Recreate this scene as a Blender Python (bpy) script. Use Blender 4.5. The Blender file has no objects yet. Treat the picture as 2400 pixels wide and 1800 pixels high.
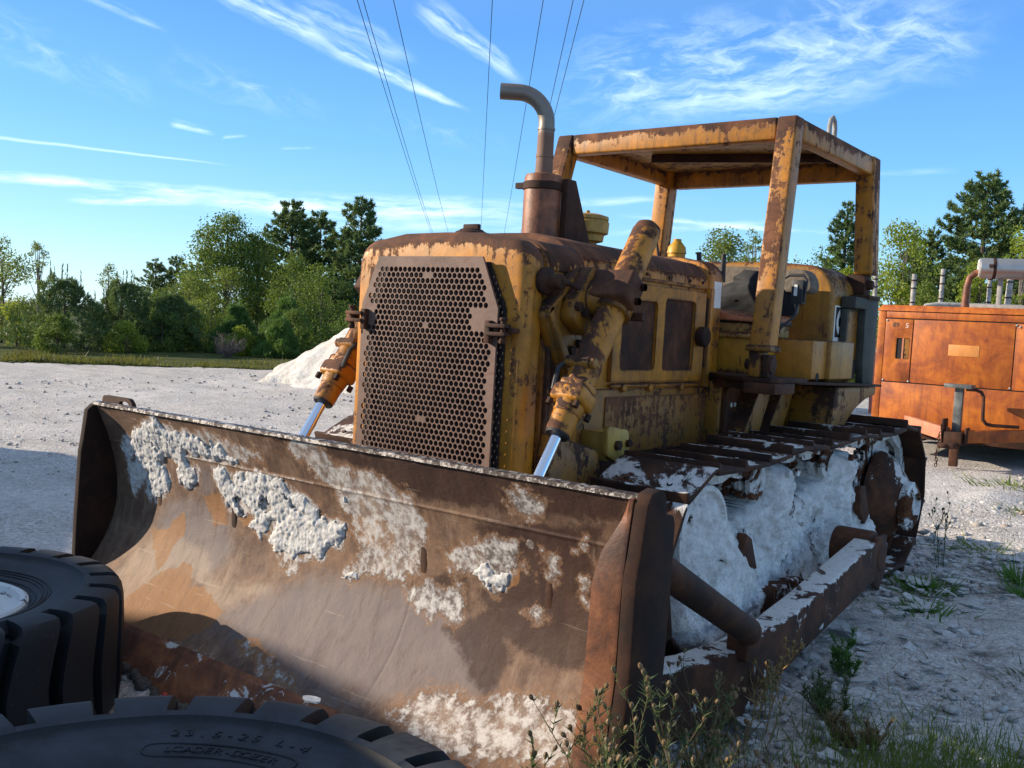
import bpy, bmesh, math, random
import numpy as np
from mathutils import Vector, Matrix, noise as mn
from mathutils.geometry import delaunay_2d_cdt
rnd = random.Random(7)
rng = np.random.default_rng(7)
PI = math.pi
SC = bpy.context.scene
COL = SC.collection

# ---------------------------------------------------------------- camera
cam_d = bpy.data.cameras.new('camera')
cam = bpy.data.objects.new('camera', cam_d)
COL.objects.link(cam)
SC.camera = cam
cam_d.sensor_fit = 'HORIZONTAL'; cam_d.sensor_width = 36.0
cam_d.lens = 2304.25 / 2400 * 36.0
cam_d.clip_start = 0.05; cam_d.clip_end = 2000
CP = Vector((3.15124, -2.67975, 1.68959))
CF = Vector((-0.60893713, 0.79114553, -0.05730904))
CR = Vector((0.78908555, 0.61154695, 0.05791661))
CU = Vector((-0.08086764, 0.00995416, 0.99667514))
cam.matrix_world = Matrix(((CR.x, CU.x, -CF.x, CP.x), (CR.y, CU.y, -CF.y, CP.y), (CR.z, CU.z, -CF.z, CP.z), (0, 0, 0, 1)))

# ---------------------------------------------------------------- sun and sky
SUN_EL = math.radians(20.0)
SX, SY = -0.875, -0.484          # horizontal direction towards the sun
sun_d = bpy.data.lights.new('sun', 'SUN')
sun_d.energy = 4.9; sun_d.angle = math.radians(0.5); sun_d.color = (1.0, 0.86, 0.68)
sun = bpy.data.objects.new('sun', sun_d); COL.objects.link(sun)
sdir = Vector((SX * math.cos(SUN_EL), SY * math.cos(SUN_EL), math.sin(SUN_EL))).normalized()
sun.rotation_euler = sdir.to_track_quat('Z', 'Y').to_euler()
sun.location = sdir * 60
SC.view_settings.view_transform = 'Standard'
SC.view_settings.look = 'None'
SC.view_settings.exposure = 0.75
SC.view_settings.gamma = 1.0

class NB:
    """small node builder"""
    def __init__(s, nt): s.nt = nt
    def n(s, typ, ins=None, **kw):
        nd = s.nt.nodes.new(typ)
        for k, v in kw.items(): setattr(nd, k, v)
        if ins:
            for k, v in ins.items(): s.put(nd.inputs[k], v)
        return nd
    def put(s, sock, v):
        if isinstance(v, bpy.types.NodeSocket): s.nt.links.new(v, sock)
        elif isinstance(v, (int, float)):
            if hasattr(sock.default_value, '__len__'): sock.default_value = (v, v, v, 1)[:len(sock.default_value)]
            else: sock.default_value = v
        else:
            L = len(sock.default_value)
            sock.default_value = tuple(v)[:L] if len(v) >= L else tuple(v) + (1,) * (L - len(v))
    def m(s, op, a, b=0.0, c=None, clamp=False):
        nd = s.n('ShaderNodeMath', operation=op, use_clamp=clamp)
        s.put(nd.inputs[0], a); s.put(nd.inputs[1], b)
        if c is not None: s.put(nd.inputs[2], c)
        return nd.outputs[0]
    def step(s, x, lo, hi, smooth=True):
        nd = s.n('ShaderNodeMapRange', interpolation_type='SMOOTHSTEP' if smooth else 'LINEAR')
        s.put(nd.inputs[0], x); s.put(nd.inputs[1], lo); s.put(nd.inputs[2], hi)
        return nd.outputs[0]
    def mix(s, f, a, b, blend='MIX'):
        nd = s.n('ShaderNodeMix', data_type='RGBA', blend_type=blend)
        s.put(nd.inputs[0], f); s.put(nd.inputs[6], a); s.put(nd.inputs[7], b)
        return nd.outputs[2]
    def lerp(s, f, a, b):
        nd = s.n('ShaderNodeMix', data_type='FLOAT')
        s.put(nd.inputs[0], f); s.put(nd.inputs[2], a); s.put(nd.inputs[3], b)
        return nd.outputs[0]
    def ramp(s, f, stops, interp='LINEAR'):
        nd = s.n('ShaderNodeValToRGB'); cr = nd.color_ramp; cr.interpolation = interp
        while len(cr.elements) < len(stops): cr.elements.new(0.5)
        for e, (p, c) in zip(cr.elements, stops):
            e.position = p; e.color = tuple(c) + (1,) if len(c) == 3 else c
        s.put(nd.inputs[0], f); return nd.outputs[0]
    def mapv(s, co, scale=(1, 1, 1), loc=(0, 0, 0), rot=(0, 0, 0)):
        nd = s.n('ShaderNodeMapping')
        s.put(nd.inputs[0], co); nd.inputs[1].default_value = loc; nd.inputs[2].default_value = rot; nd.inputs[3].default_value = scale
        return nd.outputs[0]
    def noise(s, co, scale, det=5, rough=0.6, dist=0.0, out=0):
        nd = s.n('ShaderNodeTexNoise'); s.put(nd.inputs['Vector'], co)
        nd.inputs['Scale'].default_value = scale; nd.inputs['Detail'].default_value = det
        nd.inputs['Roughness'].default_value = rough; nd.inputs['Distortion'].default_value = dist
        return nd.outputs[out]
    def voro(s, co, scale, feature='F1', out='Distance', rand=1.0):
        nd = s.n('ShaderNodeTexVoronoi', feature=feature); s.put(nd.inputs['Vector'], co)
        nd.inputs['Scale'].default_value = scale; nd.inputs['Randomness'].default_value = rand
        return nd.outputs[out]

# world: Nishita sky and thin cirrus laid out by direction (azimuth / elevation)
world = bpy.data.worlds.new('World'); SC.world = world; world.use_nodes = True
wt = world.node_tree; wt.nodes.clear(); W = NB(wt)
sky = W.n('ShaderNodeTexSky', sky_type='NISHITA')
sky.sun_disc = False; sky.sun_elevation = SUN_EL; sky.sun_rotation = math.atan2(SX, SY)
sky.altitude = 100; sky.air_density = 1.0; sky.dust_density = 0.1; sky.ozone_density = 3.0
geo = W.n('ShaderNodeTexCoord')
sep = W.n('ShaderNodeSeparateXYZ', {0: geo.outputs['Generated']})
vx, vy, vz = sep.outputs
az = W.m('MULTIPLY', W.m('ARCTAN2', vx, vy), 180 / PI)
el = W.m('MULTIPLY', W.m('ARCSINE', W.m('MINIMUM', W.m('MAXIMUM', vz, -1.0), 1.0)), 180 / PI)
ae = W.n('ShaderNodeCombineXYZ', {0: az, 1: el, 2: 0.0}).outputs[0]
wob = W.noise(ae, 0.22, 4, 0.6, 0.0, 1)
wobs = W.n('ShaderNodeVectorMath', {0: wob, 1: (0.5, 0.5, 0.5)}, operation='SUBTRACT').outputs[0]
def stroke(p0, p1, w0, w1, amp, kind=0, warp=1.6):
    """soft streak between two sky directions (degrees); kind picks its wisp texture"""
    dx, dy = p1[0] - p0[0], p1[1] - p0[1]; L = math.hypot(dx, dy); a = math.atan2(dy, dx)
    wv = W.n('ShaderNodeVectorMath', {0: wobs, 1: (warp, warp, 0)}, operation='MULTIPLY').outputs[0]
    q = W.n('ShaderNodeVectorMath', {0: ae, 1: wv}, operation='ADD').outputs[0]
    q = W.n('ShaderNodeVectorMath', {0: q, 1: (p0[0], p0[1], 0)}, operation='SUBTRACT').outputs[0]
    q = W.n('ShaderNodeVectorRotate', {'Vector': q, 'Angle': -a}, rotation_type='Z_AXIS').outputs[0]
    s3 = W.n('ShaderNodeSeparateXYZ', {0: q})
    u = W.m('DIVIDE', s3.outputs[0], L); v = s3.outputs[1]
    w = W.m('ADD', w0, W.m('MULTIPLY', u, w1 - w0))
    g = W.m('SUBTRACT', 1.0, W.m('ABSOLUTE', W.m('DIVIDE', v, W.m('MAXIMUM', w, 0.02))), clamp=True)
    e = W.m('MULTIPLY', W.step(u, -0.03, 0.22), W.m('SUBTRACT', 1.0, W.step(u, 0.72, 1.05)))
    if kind == 0:
        nz = W.noise(W.mapv(q, (0.22, 1.6, 1)), 1.0, 6, 0.62)
        nz = W.step(nz, 0.36, 0.68)
    elif kind == 1:
        nz = W.noise(W.mapv(q, (0.28, 0.85, 1), rot=(0, 0, 0.5)), 1.0, 8, 0.66, 0.6)
        nz = W.step(nz, 0.40, 0.74)
    else:
        nz = 1.0
    return W.m('MULTIPLY', W.m('MULTIPLY', W.m('MULTIPLY', W.m('POWER', g, 0.9), e), nz), amp)
STROKES = [((-55.5, 17.2), (-48.5, 14.9), 0.9, 0.8, .95, 0, .8), ((-49.5, 15.2), (-40.9, 12.0), 0.75, 0.18, 1.1, 0, .8), ((-51, 16.9), (-44, 14.6), 1.1, 0.7, .5, 0),
           ((-44.2, 17.6), (-38.0, 13.9), 1.0, 0.45, .95, 0, .9), ((-36.5, 13.6), (-13, 17.2), 3.2, 3.0, .85, 1), ((-31, 13.0), (-18, 14.6), 1.4, 1.7, .7, 0), ((-24, 18.5), (-13, 15.0), 2.4, 2.0, .7, 1),
           ((-70, 6.0), (-52, 6.45), 0.28, 0.45, 1.0, 0, .5), ((-62.3, 5.35), (-55.5, 6.0), 0.28, 0.4, 1.1, 0, .5), ((-57.5, 6.0), (-36, 6.7), 0.75, 0.95, 1.0, 0, .7), ((-50, 5.3), (-35.5, 5.9), 0.5, 0.5, .5, 0, .6),
           ((-57.3, 9.95), (-54.9, 9.65), 0.30, 0.22, 1.0, 0, .3), ((-54.6, 9.45), (-53.2, 9.7), 0.16, 0.12, .7, 0, .3), ((-51.5, 9.2), (-49.5, 9.4), 0.12, 0.1, .5, 0, .3), ((-68, 8.1), (-54.0, 8.0), 0.13, 0.06, .55, 2, .25),
           ((-32, 6.75), (-18.5, 6.1), 0.22, 0.16, .8, 0, .3), ((-33, 5.7), (-22, 6.9), 0.3, 0.25, .45, 0, .4), ((-39, 7.0), (-27, 7.9), 0.35, 0.25, .5, 0, .4), ((-68, 13.8), (-58, 11.0), 1.6, 1.0, .40, 1), ((-62, 15.8), (-57.5, 14.5), 0.4, 0.2, .5, 0, .5),
           ((-58, 13.2), (-49, 11.0), 1.2, 0.9, .40, 1), ((-47, 11.6), (-38, 9.9), 1.0, 0.7, .22, 1), ((-22, 9.2), (-14, 9.6), 0.25, 0.2, .25, 0, .3)]
cl = None
for a_ in STROKES:
    s_ = stroke(*a_)
    cl = s_ if cl is None else W.m('ADD', W.m('MULTIPLY', cl, W.m('SUBTRACT', 1.0, s_, clamp=True)), s_)
cl = W.m('MULTIPLY', cl, 1.0, clamp=True)
hsv = W.n('ShaderNodeHueSaturation', {'Hue': 0.502, 'Saturation': 1.1, 'Value': 1.0, 'Fac': 1.0, 'Color': sky.outputs[0]})
grad = W.ramp(W.step(el, -2.0, 88.0, False), [(.0, (3.2, 5.0, 6.0)), (.035, (2.9, 4.9, 6.2)), (.075, (1.8, 4.0, 6.1)), (.13, (1.0, 3.0, 5.9)), (.205, (.60, 2.05, 5.2)), (.30, (1.3, 2.2, 4.0)), (.5, (2.0, 2.5, 3.4)), (1.0, (2.2, 2.6, 3.2))])
skyc = W.mix(.72, hsv.outputs[0], grad)
cloudc = W.mix(W.step(el, 3.0, 14.0), (6.6, 7.6, 8.6), (5.6, 6.9, 8.4))
colr = W.mix(W.m('MULTIPLY', cl, 0.80), skyc, cloudc)
bg = W.n('ShaderNodeBackground', {'Color': colr, 'Strength': 0.125})
W.n('ShaderNodeOutputWorld', {0: bg.outputs[0]})

# ---------------------------------------------------------------- helpers
def gz(x, y):
    """height of the yard: it climbs gently away from the blade"""
    return 0.03 * min(max(y, 0.0), 14.0)

def tag(o, label=None, cat=None, group=None, kind=None):
    if label: o['label'] = label
    if cat: o['category'] = cat
    if group: o['group'] = group
    if kind: o['kind'] = kind
    return o

def empty(name, loc, label, cat, group=None, rot=(0, 0, 0)):
    o = bpy.data.objects.new(name, None); COL.objects.link(o)
    o.location = loc; o.rotation_euler = rot; o.empty_display_size = 0.2
    return tag(o, label, cat, group)

def attach(o, parent):
    if parent is not None:
        o.parent = parent
        o.matrix_parent_inverse = world_of(parent).inverted()
    return o

def world_of(o):
    m = Matrix.LocRotScale(o.location, o.rotation_euler, o.scale)
    if o.parent: return world_of(o.parent) @ o.matrix_parent_inverse @ m
    return m

class MB:
    def __init__(s): s.v = []; s.f = []
    def add(s, vs, fs):
        k = len(s.v); s.v += [tuple(v) for v in vs]; s.f += [tuple(i + k for i in f) for f in fs]; return s
    def box(s, c, d, R=None):
        hx, hy, hz = d[0] / 2, d[1] / 2, d[2] / 2
        P = [Vector((x, y, z)) for x in (-hx, hx) for y in (-hy, hy) for z in (-hz, hz)]
        if R is not None: P = [R @ p for p in P]
        C = Vector(c)
        return s.add([C + p for p in P], [(0, 1, 3, 2), (4, 6, 7, 5), (0, 4, 5, 1), (2, 3, 7, 6), (0, 2, 6, 4), (1, 5, 7, 3)])
    def bx(s, x0, x1, y0, y1, z0, z1):
        return s.box(((x0 + x1) / 2, (y0 + y1) / 2, (z0 + z1) / 2), (abs(x1 - x0), abs(y1 - y0), abs(z1 - z0)))
    def hull8(s, b, t):
        """bottom quad, top quad (same winding)"""
        return s.add(list(b) + list(t), [(3, 2, 1, 0), (4, 5, 6, 7), (0, 1, 5, 4), (1, 2, 6, 5), (2, 3, 7, 6), (3, 0, 4, 7)])
    def prism(s, poly, axis, a, b):
        n = len(poly)
        def P(p, h):
            if axis == 'x': return (h, p[0], p[1])
            if axis == 'y': return (p[0], h, p[1])
            return (p[0], p[1], h)
        vs = [P(p, a) for p in poly] + [P(p, b) for p in poly]
        fs = [tuple(range(n))[::-1], tuple(range(n, 2 * n))] + [(i, (i + 1) % n, n + (i + 1) % n, n + i) for i in range(n)]
        return s.add(vs, fs)
    def tube(s, path, r, seg=16, caps=True):
        path = [Vector(p) for p in path]; n = len(path)
        if not hasattr(r, '__len__'): r = [r] * n
        T = []
        for i in range(n):
            a = path[max(i - 1, 0)]; b = path[min(i + 1, n - 1)]
            t = (b - a); T.append(t.normalized() if t.length > 1e-9 else Vector((0, 0, 1)))
        ref = Vector((0, 0, 1)) if abs(T[0].z) < .9 else Vector((1, 0, 0))
        u = T[0].cross(ref).normalized(); vs = []
        for i in range(n):
            u = (u - T[i] * u.dot(T[i]))
            if u.length < 1e-6: u = T[i].orthogonal()
            u.normalize(); w = T[i].cross(u)
            for k in range(seg):
                a = 2 * PI * k / seg
                vs.append(path[i] + (u * math.cos(a) + w * math.sin(a)) * r[i])
        fs = []
        for i in range(n - 1):
            for k in range(seg):
                k2 = (k + 1) % seg
                fs.append((i * seg + k, i * seg + k2, (i + 1) * seg + k2, (i + 1) * seg + k))
        if caps: fs += [tuple(range(seg))[::-1], tuple((n - 1) * seg + k for k in range(seg))]
        return s.add(vs, fs)
    def cyl(s, p0, p1, r0, r1=None, seg=24):
        return s.tube([p0, p1], [r0, r0 if r1 is None else r1], seg)
    def lathe(s, prof, o, ax, seg=32, caps=True):
        """prof: list of (radius, height along ax)"""
        ax = Vector(ax).normalized(); u = ax.orthogonal().normalized(); w = ax.cross(u); o = Vector(o); vs = []
        for r, h in prof:
            for k in range(seg):
                a = 2 * PI * k / seg
                vs.append(o + ax * h + (u * math.cos(a) + w * math.sin(a)) * r)
        fs = []
        for i in range(len(prof) - 1):
            for k in range(seg):
                k2 = (k + 1) % seg
                fs.append((i * seg + k, i * seg + k2, (i + 1) * seg + k2, (i + 1) * seg + k))
        if caps: fs += [tuple(range(seg))[::-1], tuple((len(prof) - 1) * seg + k for k in range(seg))]
        return s.add(vs, fs)
    def bolt(s, p, ax, r=.018, h=.014):
        ax = Vector(ax).normalized(); p = Vector(p)
        return s.tube([p - ax * .004, p + ax * h], r, 6)
    def build(s, name, mat, parent=None, bevel=0.0, seg=2, ang=40, smooth=True, sub=None):
        me = bpy.data.meshes.new(name); bm = bmesh.new()
        V = [bm.verts.new(v) for v in s.v]
        for f in s.f:
            try: bm.faces.new([V[i] for i in f])
            except ValueError: pass
        bmesh.ops.recalc_face_normals(bm, faces=bm.faces)
        if bevel > 0:
            bm.normal_update()
            eds = [e for e in bm.edges if len(e.link_faces) == 2 and e.calc_face_angle(0) > math.radians(28)]
            bmesh.ops.bevel(bm, geom=eds, offset=bevel, segments=seg, profile=0.5, affect='EDGES', clamp_overlap=True)
        if sub: sub(bm)
        bm.to_mesh(me); bm.free()
        return link(name, me, mat, parent, smooth, ang)

def build_each(mb, name, mat, parent=None, *a, **k):
    """one object per separate piece"""
    par = list(range(len(mb.v)))
    def root(i):
        while par[i] != i: par[i] = par[par[i]]; i = par[i]
        return i
    for f in mb.f:
        for i in f[1:]: par[root(i)] = root(f[0])
    grp = {}
    for f in mb.f: grp.setdefault(root(f[0]), []).append(f)
    out = []
    for fs in grp.values():
        q = MB(); mp = {}
        for f in fs:
            for i in f:
                if i not in mp: mp[i] = len(q.v); q.v.append(mb.v[i])
        q.f = [tuple(mp[i] for i in f) for f in fs]; out.append(q.build(name, mat, parent, *a, **k))
    return out

def link(name, me, mat, parent=None, smooth=True, ang=40):
    if smooth:
        me.shade_smooth()
        me.set_sharp_from_angle(angle=math.radians(ang))
    o = bpy.data.objects.new(name, me); COL.objects.link(o)
    for m in (mat if isinstance(mat, (list, tuple)) else [mat]): me.materials.append(m)
    return attach(o, parent)

def mesh_np(name, V, F, mat, parent=None, smooth=False):
    """V (n,3), F (m,k) of one face size"""
    V = np.asarray(V, dtype=np.float32); F = np.asarray(F, dtype=np.int32)
    me = bpy.data.meshes.new(name); m, k = F.shape
    me.vertices.add(len(V)); me.vertices.foreach_set('co', V.ravel())
    me.loops.add(m * k); me.loops.foreach_set('vertex_index', F.ravel())
    me.polygons.add(m); me.polygons.foreach_set('loop_start', np.arange(0, m * k, k, dtype=np.int32))
    me.update(calc_edges=True); me.validate()
    o = bpy.data.objects.new(name, me); COL.objects.link(o); me.materials.append(mat)
    if smooth: me.shade_smooth()
    return attach(o, parent)

def round_poly(pts, r, seg=5):
    """round the corners of a polygon (r number or per-corner list)"""
    n = len(pts); out = []
    for i in range(n):
        rr = r[i] if hasattr(r, '__len__') else r
        p = Vector(pts[i]); a = Vector(pts[i - 1]); b = Vector(pts[(i + 1) % n])
        if rr <= 0: out.append(tuple(p)); continue
        da = (a - p); db = (b - p); t = min(rr, da.length * .49, db.length * .49)
        pa = p + da.normalized() * t; pb = p + db.normalized() * t
        for k in range(seg + 1):
            u = k / seg
            out.append(tuple(pa * (1 - u) ** 2 + p * 2 * u * (1 - u) + pb * u * u))
    return out

def copy_tree(o, parent=None, m=None):
    c = o.copy(); COL.objects.link(c)
    if parent is not None: c.parent = parent
    for ch in list(o.children): copy_tree(ch, c)
    return c

def fbm(p, oc=4, s=1.0, off=0.0):
    return mn.fractal(Vector((p[0] * s + off, p[1] * s + off * .7, p[2] * s - off)), 1.0, 2.1, oc)
# ---------------------------------------------------------------- materials
def newmat(name):
    m = bpy.data.materials.new(name); m.use_nodes = True; m.node_tree.nodes.clear()
    return m, NB(m.node_tree)
def finish(B, col, rough=.6, bump=None, bs=.3, bd=.01, metal=0.0, spec=.5, **kw):
    p = B.n('ShaderNodeBsdfPrincipled')
    B.put(p.inputs['Base Color'], col); B.put(p.inputs['Roughness'], rough); B.put(p.inputs['Metallic'], metal)
    B.put(p.inputs['Specular IOR Level'], spec)
    for k, v in kw.items(): B.put(p.inputs[k], v)
    if bump is not None:
        b = B.n('ShaderNodeBump', {'Height': bump, 'Strength': bs, 'Distance': bd}); B.put(p.inputs['Normal'], b.outputs[0])
    B.n('ShaderNodeOutputMaterial', {0: p.outputs[0]})
    return p
def plain(name, col, rough=.6, metal=0.0, var=.25, sc=12, bs=.15):
    m, B = newmat(name); co = B.n('ShaderNodeTexCoord').outputs['Object']
    nz = B.noise(co, sc, 6, .65); c = B.mix(B.step(nz, .3, .7), [x * (1 - var) for x in col], [min(1, x * (1 + var)) for x in col])
    finish(B, c, B.lerp(nz, rough * .8, min(1, rough * 1.2)), nz, bs, .01, metal); return m

YEL = (0.62, 0.235, 0.009)
def rustcol(B, co, k=1.0, red=0.0):
    a = B.noise(co, 5.5, 8, .7, .4)
    return B.ramp(a, [(.28, (.024 * k, .011 * k, .008 * k)), (.44, (.062 * k, .025 * k, .013 * k)), (.56, (.120 * k, .044 * k, .019 * k)), (.70, (.20 * k, .082 * k, .034 * k))])

def worn_paint(name, paint=YEL, thr=.56, streak=.5, big=2.6, chip=.30, up=.5, seed=0.0, stain=.6, grime=.45, zg=None, rk=1.0, peel=True):
    """old enamel over rusty steel: large peeled areas, vertical runs, small chips"""
    m, B = newmat(name)
    tc = B.n('ShaderNodeTexCoord').outputs['Object']
    co = B.n('ShaderNodeVectorMath', {0: tc, 1: (seed, seed * 1.7, seed * .6)}, operation='ADD').outputs[0]
    n1 = B.noise(co, big, 12, .74, .7)
    n2 = B.noise(B.mapv(co, (13, 13, 1.0)), 1.0, 8, .68, .35)
    n3 = B.noise(co, 26, 6, .72)
    nz = B.n('ShaderNodeSeparateXYZ', {0: B.n('ShaderNodeNewGeometry').outputs['Normal']}).outputs[2]
    f = B.m('ADD', B.m('MULTIPLY', n1, 1 - streak * .6), B.m('MULTIPLY', n2, streak * .6))
    f = B.m('ADD', f, B.m('MULTIPLY', B.m('SUBTRACT', n3, .5), chip))
    f = B.m('ADD', f, B.m('MULTIPLY', B.m('MAXIMUM', nz, 0.0), up * .35))
    if zg:   # more loss above / below a height: (z0, z1, amount)
        z = B.n('ShaderNodeSeparateXYZ', {0: tc}).outputs[2]
        f = B.m('ADD', f, B.m('MULTIPLY', B.step(z, zg[0], zg[1]), zg[2]))
    gn = B.n('ShaderNodeNewGeometry').outputs['Normal']; bv = B.n('ShaderNodeBevel', samples=4); bv.inputs['Radius'].default_value = .022
    ed = B.n('ShaderNodeVectorMath', {0: gn, 1: bv.outputs[0]}, operation='DOT_PRODUCT').outputs['Value']
    edge = B.step(ed, .985, .80); f = B.m('ADD', f, B.m('MULTIPLY', edge, .17))
    loss = B.step(f, thr, thr + .045)
    n4 = B.noise(B.mapv(co, (42, 42, 7)), 1.0, 4, .65, .6)
    loss = B.m('MAXIMUM', loss, B.m('MULTIPLY', B.step(n4, .655, .685), .85))
    near = B.step(f, thr - .20, thr + .01)
    run = B.step(B.noise(B.mapv(co, (16, 16, .55)), 1.0, 5, .6), .50, .72)
    pc = B.mix(B.step(B.noise(co, 4.0, 7, .65), .35, .7), [c * .72 for c in paint], [min(1, c * 1.08) for c in paint])
    pc = B.mix(B.m('MULTIPLY', run, stain * .55), pc, (.17, .075, .022))
    pc = B.mix(B.m('MULTIPLY', near, stain * .55), pc, (.20, .085, .02))
    pc = B.mix(B.m('MULTIPLY', B.step(B.noise(co, 7.5, 7, .7), .47, .75), grime), pc, (.085, .062, .026))
    drip = B.step(B.noise(B.mapv(co, (24, 24, .9)), 1.0, 5, .62, .2), .54, .66)
    pc = B.mix(B.m('MULTIPLY', B.m('MULTIPLY', drip, B.step(n1, .38, .62)), .35 + .4 * stain), pc, (.075, .032, .013))
    c = B.mix(loss, pc, rustcol(B, co, rk))
    h = B.m('ADD', B.m('MULTIPLY', B.m('SUBTRACT', 1.0, loss), .6), B.m('MULTIPLY', n3, .35))
    finish(B, c, B.lerp(loss, .46, .86), h, .45, .006, 0.0, .4)
    return m

def rusty(name, k=1.0, white=0.0, wthr=.6, seed=0.0, rough=.8, perobj=False, wx=3.0, orange=.25):
    """bare rusty steel, optionally crusted with white lime dust"""
    m, B = newmat(name); tc = B.n('ShaderNodeTexCoord').outputs['Object']
    co = B.n('ShaderNodeVectorMath', {0: tc, 1: (seed, seed * 1.3, seed * .7)}, operation='ADD').outputs[0]
    if perobj:
        rdm = B.n('ShaderNodeObjectInfo').outputs['Random']
        co = B.n('ShaderNodeVectorMath', {0: co, 1: B.n('ShaderNodeCombineXYZ', {0: B.m('MULTIPLY', rdm, 37.0), 1: B.m('MULTIPLY', rdm, 91.0), 2: rdm}).outputs[0]}, operation='ADD').outputs[0]
    c = rustcol(B, co, k)
    fine = B.noise(co, 45, 5, .7)
    c = B.mix(B.m('MULTIPLY', B.step(B.noise(co, 3.2, 8, .7), .55, .72), orange), c, (.24, .10, .03))
    c = B.mix(.35, c, B.mix(fine, (.0, .0, .0), (.3, .22, .18)), 'OVERLAY')
    h = B.m('ADD', B.m('MULTIPLY', fine, .5), B.m('MULTIPLY', B.noise(co, 11, 6, .7), .6)); rr = rough
    if white > 0:
        nz = B.n('ShaderNodeSeparateXYZ', {0: B.n('ShaderNodeNewGeometry').outputs['Normal']}).outputs[2]
        f = B.m('ADD', B.noise(co, wx, 9, .72, .5), B.m('MULTIPLY', B.m('MAXIMUM', nz, 0.0), white * .18))
        wmk = B.step(f, wthr, wthr + .045)
        wc = B.mix(B.noise(co, 30, 5, .7), (.42, .38, .33), (.78, .77, .74))
        c = B.mix(wmk, c, wc); h = B.m('ADD', h, B.m('MULTIPLY', wmk, 1.2)); rr = B.lerp(wmk, rough, .95)
    finish(B, c, rr, h, .4, .008, 0.0, .35); return m

def lime(name, brown=.575, seed=0.0, base=.90):
    """thick white lime caked over everything"""
    m, B = newmat(name); tc = B.n('ShaderNodeTexCoord').outputs['Object']
    co = B.n('ShaderNodeVectorMath', {0: tc, 1: (seed, seed * 1.3, seed * .7)}, operation='ADD').outputs[0]
    n1 = B.noise(co, 14, 8, .72); n2 = B.noise(co, 70, 4, .7)
    c = B.mix(B.step(n1, .36, .60), (base * .74, base * .72, base * .68), (base, base * .985, base * .96))  # low spots darker: pit shading put into the colour
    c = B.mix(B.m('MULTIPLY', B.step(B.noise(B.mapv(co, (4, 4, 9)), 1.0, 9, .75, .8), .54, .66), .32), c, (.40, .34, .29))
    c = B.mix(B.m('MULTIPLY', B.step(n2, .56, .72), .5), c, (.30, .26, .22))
    bm_ = B.step(B.noise(co, 3.4, 10, .72, .6), brown, brown + .03)
    c = B.mix(bm_, c, rustcol(B, co, 1.1))
    c = B.mix(B.m('MULTIPLY', B.step(B.noise(B.mapv(co, (14, 14, 14)), 1.0, 6, .75, 1.2), .61, .66), .6), c, (.25, .19, .15))
    h = B.m('ADD', B.m('MULTIPLY', n1, .8), B.m('MULTIPLY', n2, .4)); h = B.m('SUBTRACT', h, B.m('MULTIPLY', bm_, .5))
    finish(B, c, .95, h, 1.0, .03, 0.0, .2); return m

M = {}
M['paint'] = worn_paint('worn yellow paint', thr=.575, seed=1.0)
M['guard'] = worn_paint('peeling radiator paint', thr=.535, streak=.75, seed=4.3, zg=(2.02, 2.11, .20), chip=.30, big=2.6)
M['hood'] = worn_paint('hood paint', thr=.54, streak=.8, seed=9.1, zg=(2.03, 2.13, .16), chip=.3, grime=.35)
M['door'] = worn_paint('engine door paint', thr=.585, streak=.9, seed=3.3, chip=.4, stain=1.0, grime=.5)
M['lower'] = worn_paint('rust stained lower panel', paint=(.38, .15, .02), thr=.515, streak=.8, seed=2.2, stain=1.0, chip=.6)
M['rops'] = worn_paint('canopy paint', thr=.555, streak=.75, seed=6.4, up=.8, chip=.30, grime=.55, big=2.4, stain=1.0, zg=(2.93, 3.02, .13))
M['cylinder'] = worn_paint('cylinder paint', thr=.55, streak=.2, seed=12.7, big=3.2, chip=.15, rk=.9)
M['clean'] = worn_paint('faded yellow paint', paint=(.52, .31, .06), thr=.72, streak=.4, seed=5.5, chip=.2, grime=.15, stain=.3)
M['shade'] = worn_paint('shaded oily yellow paint', paint=(.36, .145, .010), thr=.53, streak=.6, seed=7.7, grime=.75, rk=.6)  # darker copy of the yellow: shade put into the colour, with heavy grime
M['tank'] = worn_paint('tank paint', paint=(.42, .20, .028), thr=.585, streak=.6, seed=8.8, chip=.5, stain=1.0)
M['rust'] = rusty('rusted steel', 1.0, seed=.3)
M['rustdark'] = rusty('dark rusted steel', .55, seed=2.3, orange=.08)
M['slab'] = rusty('shaded end plate steel', .30, seed=6.6, orange=.04, rough=.9)  # rust darkened to put the shade on the end plates into the colour
M['rustred'] = rusty('red brown rusted sheet', 1.0, seed=5.3, orange=.1)
M['grille'], _B = newmat('rusted grille plate'); _co = _B.n('ShaderNodeTexCoord').outputs['Object']; _n = _B.noise(_co, 6, 9, .72, .4); _f = _B.noise(_co, 50, 5, .7)
_c = _B.ramp(_n, [(.3, (.060, .028, .019)), (.45, (.120, .062, .043)), (.58, (.155, .088, .063)), (.7, (.110, .042, .022))]); _c = _B.mix(_B.m('MULTIPLY', _B.step(_B.noise(_co, 11, 7, .75), .60, .70), .6), _c, (.36, .13, .04)); _c = _B.mix(_B.m('MULTIPLY', _B.step(_f, .5, .75), .3), _c, (.09, .06, .05))
finish(_B, _c, .62, _f, .25, .004, 0.0, .45)
M['shoe'] = rusty('track shoe steel', .62, white=.7, wthr=.635, seed=1.7, perobj=True, orange=.12)
M['arm'] = rusty('push arm steel', .85, white=1.05, wthr=.60, seed=4.4, wx=6.0)
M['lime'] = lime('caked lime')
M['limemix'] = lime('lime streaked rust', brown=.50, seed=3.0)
M['black'] = plain('dark recess', (.012, .010, .009), .9)
M['rubber'] = plain('black rubber hose', (.02, .02, .022), .6)
M['muffler'] = rusty('muffler steel', 2.6, seed=9.3, orange=.35, rough=.5)
M['torn'] = plain('torn black vinyl', (.006, .007, .010), .8, var=.5, sc=9, bs=.15)
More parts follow.
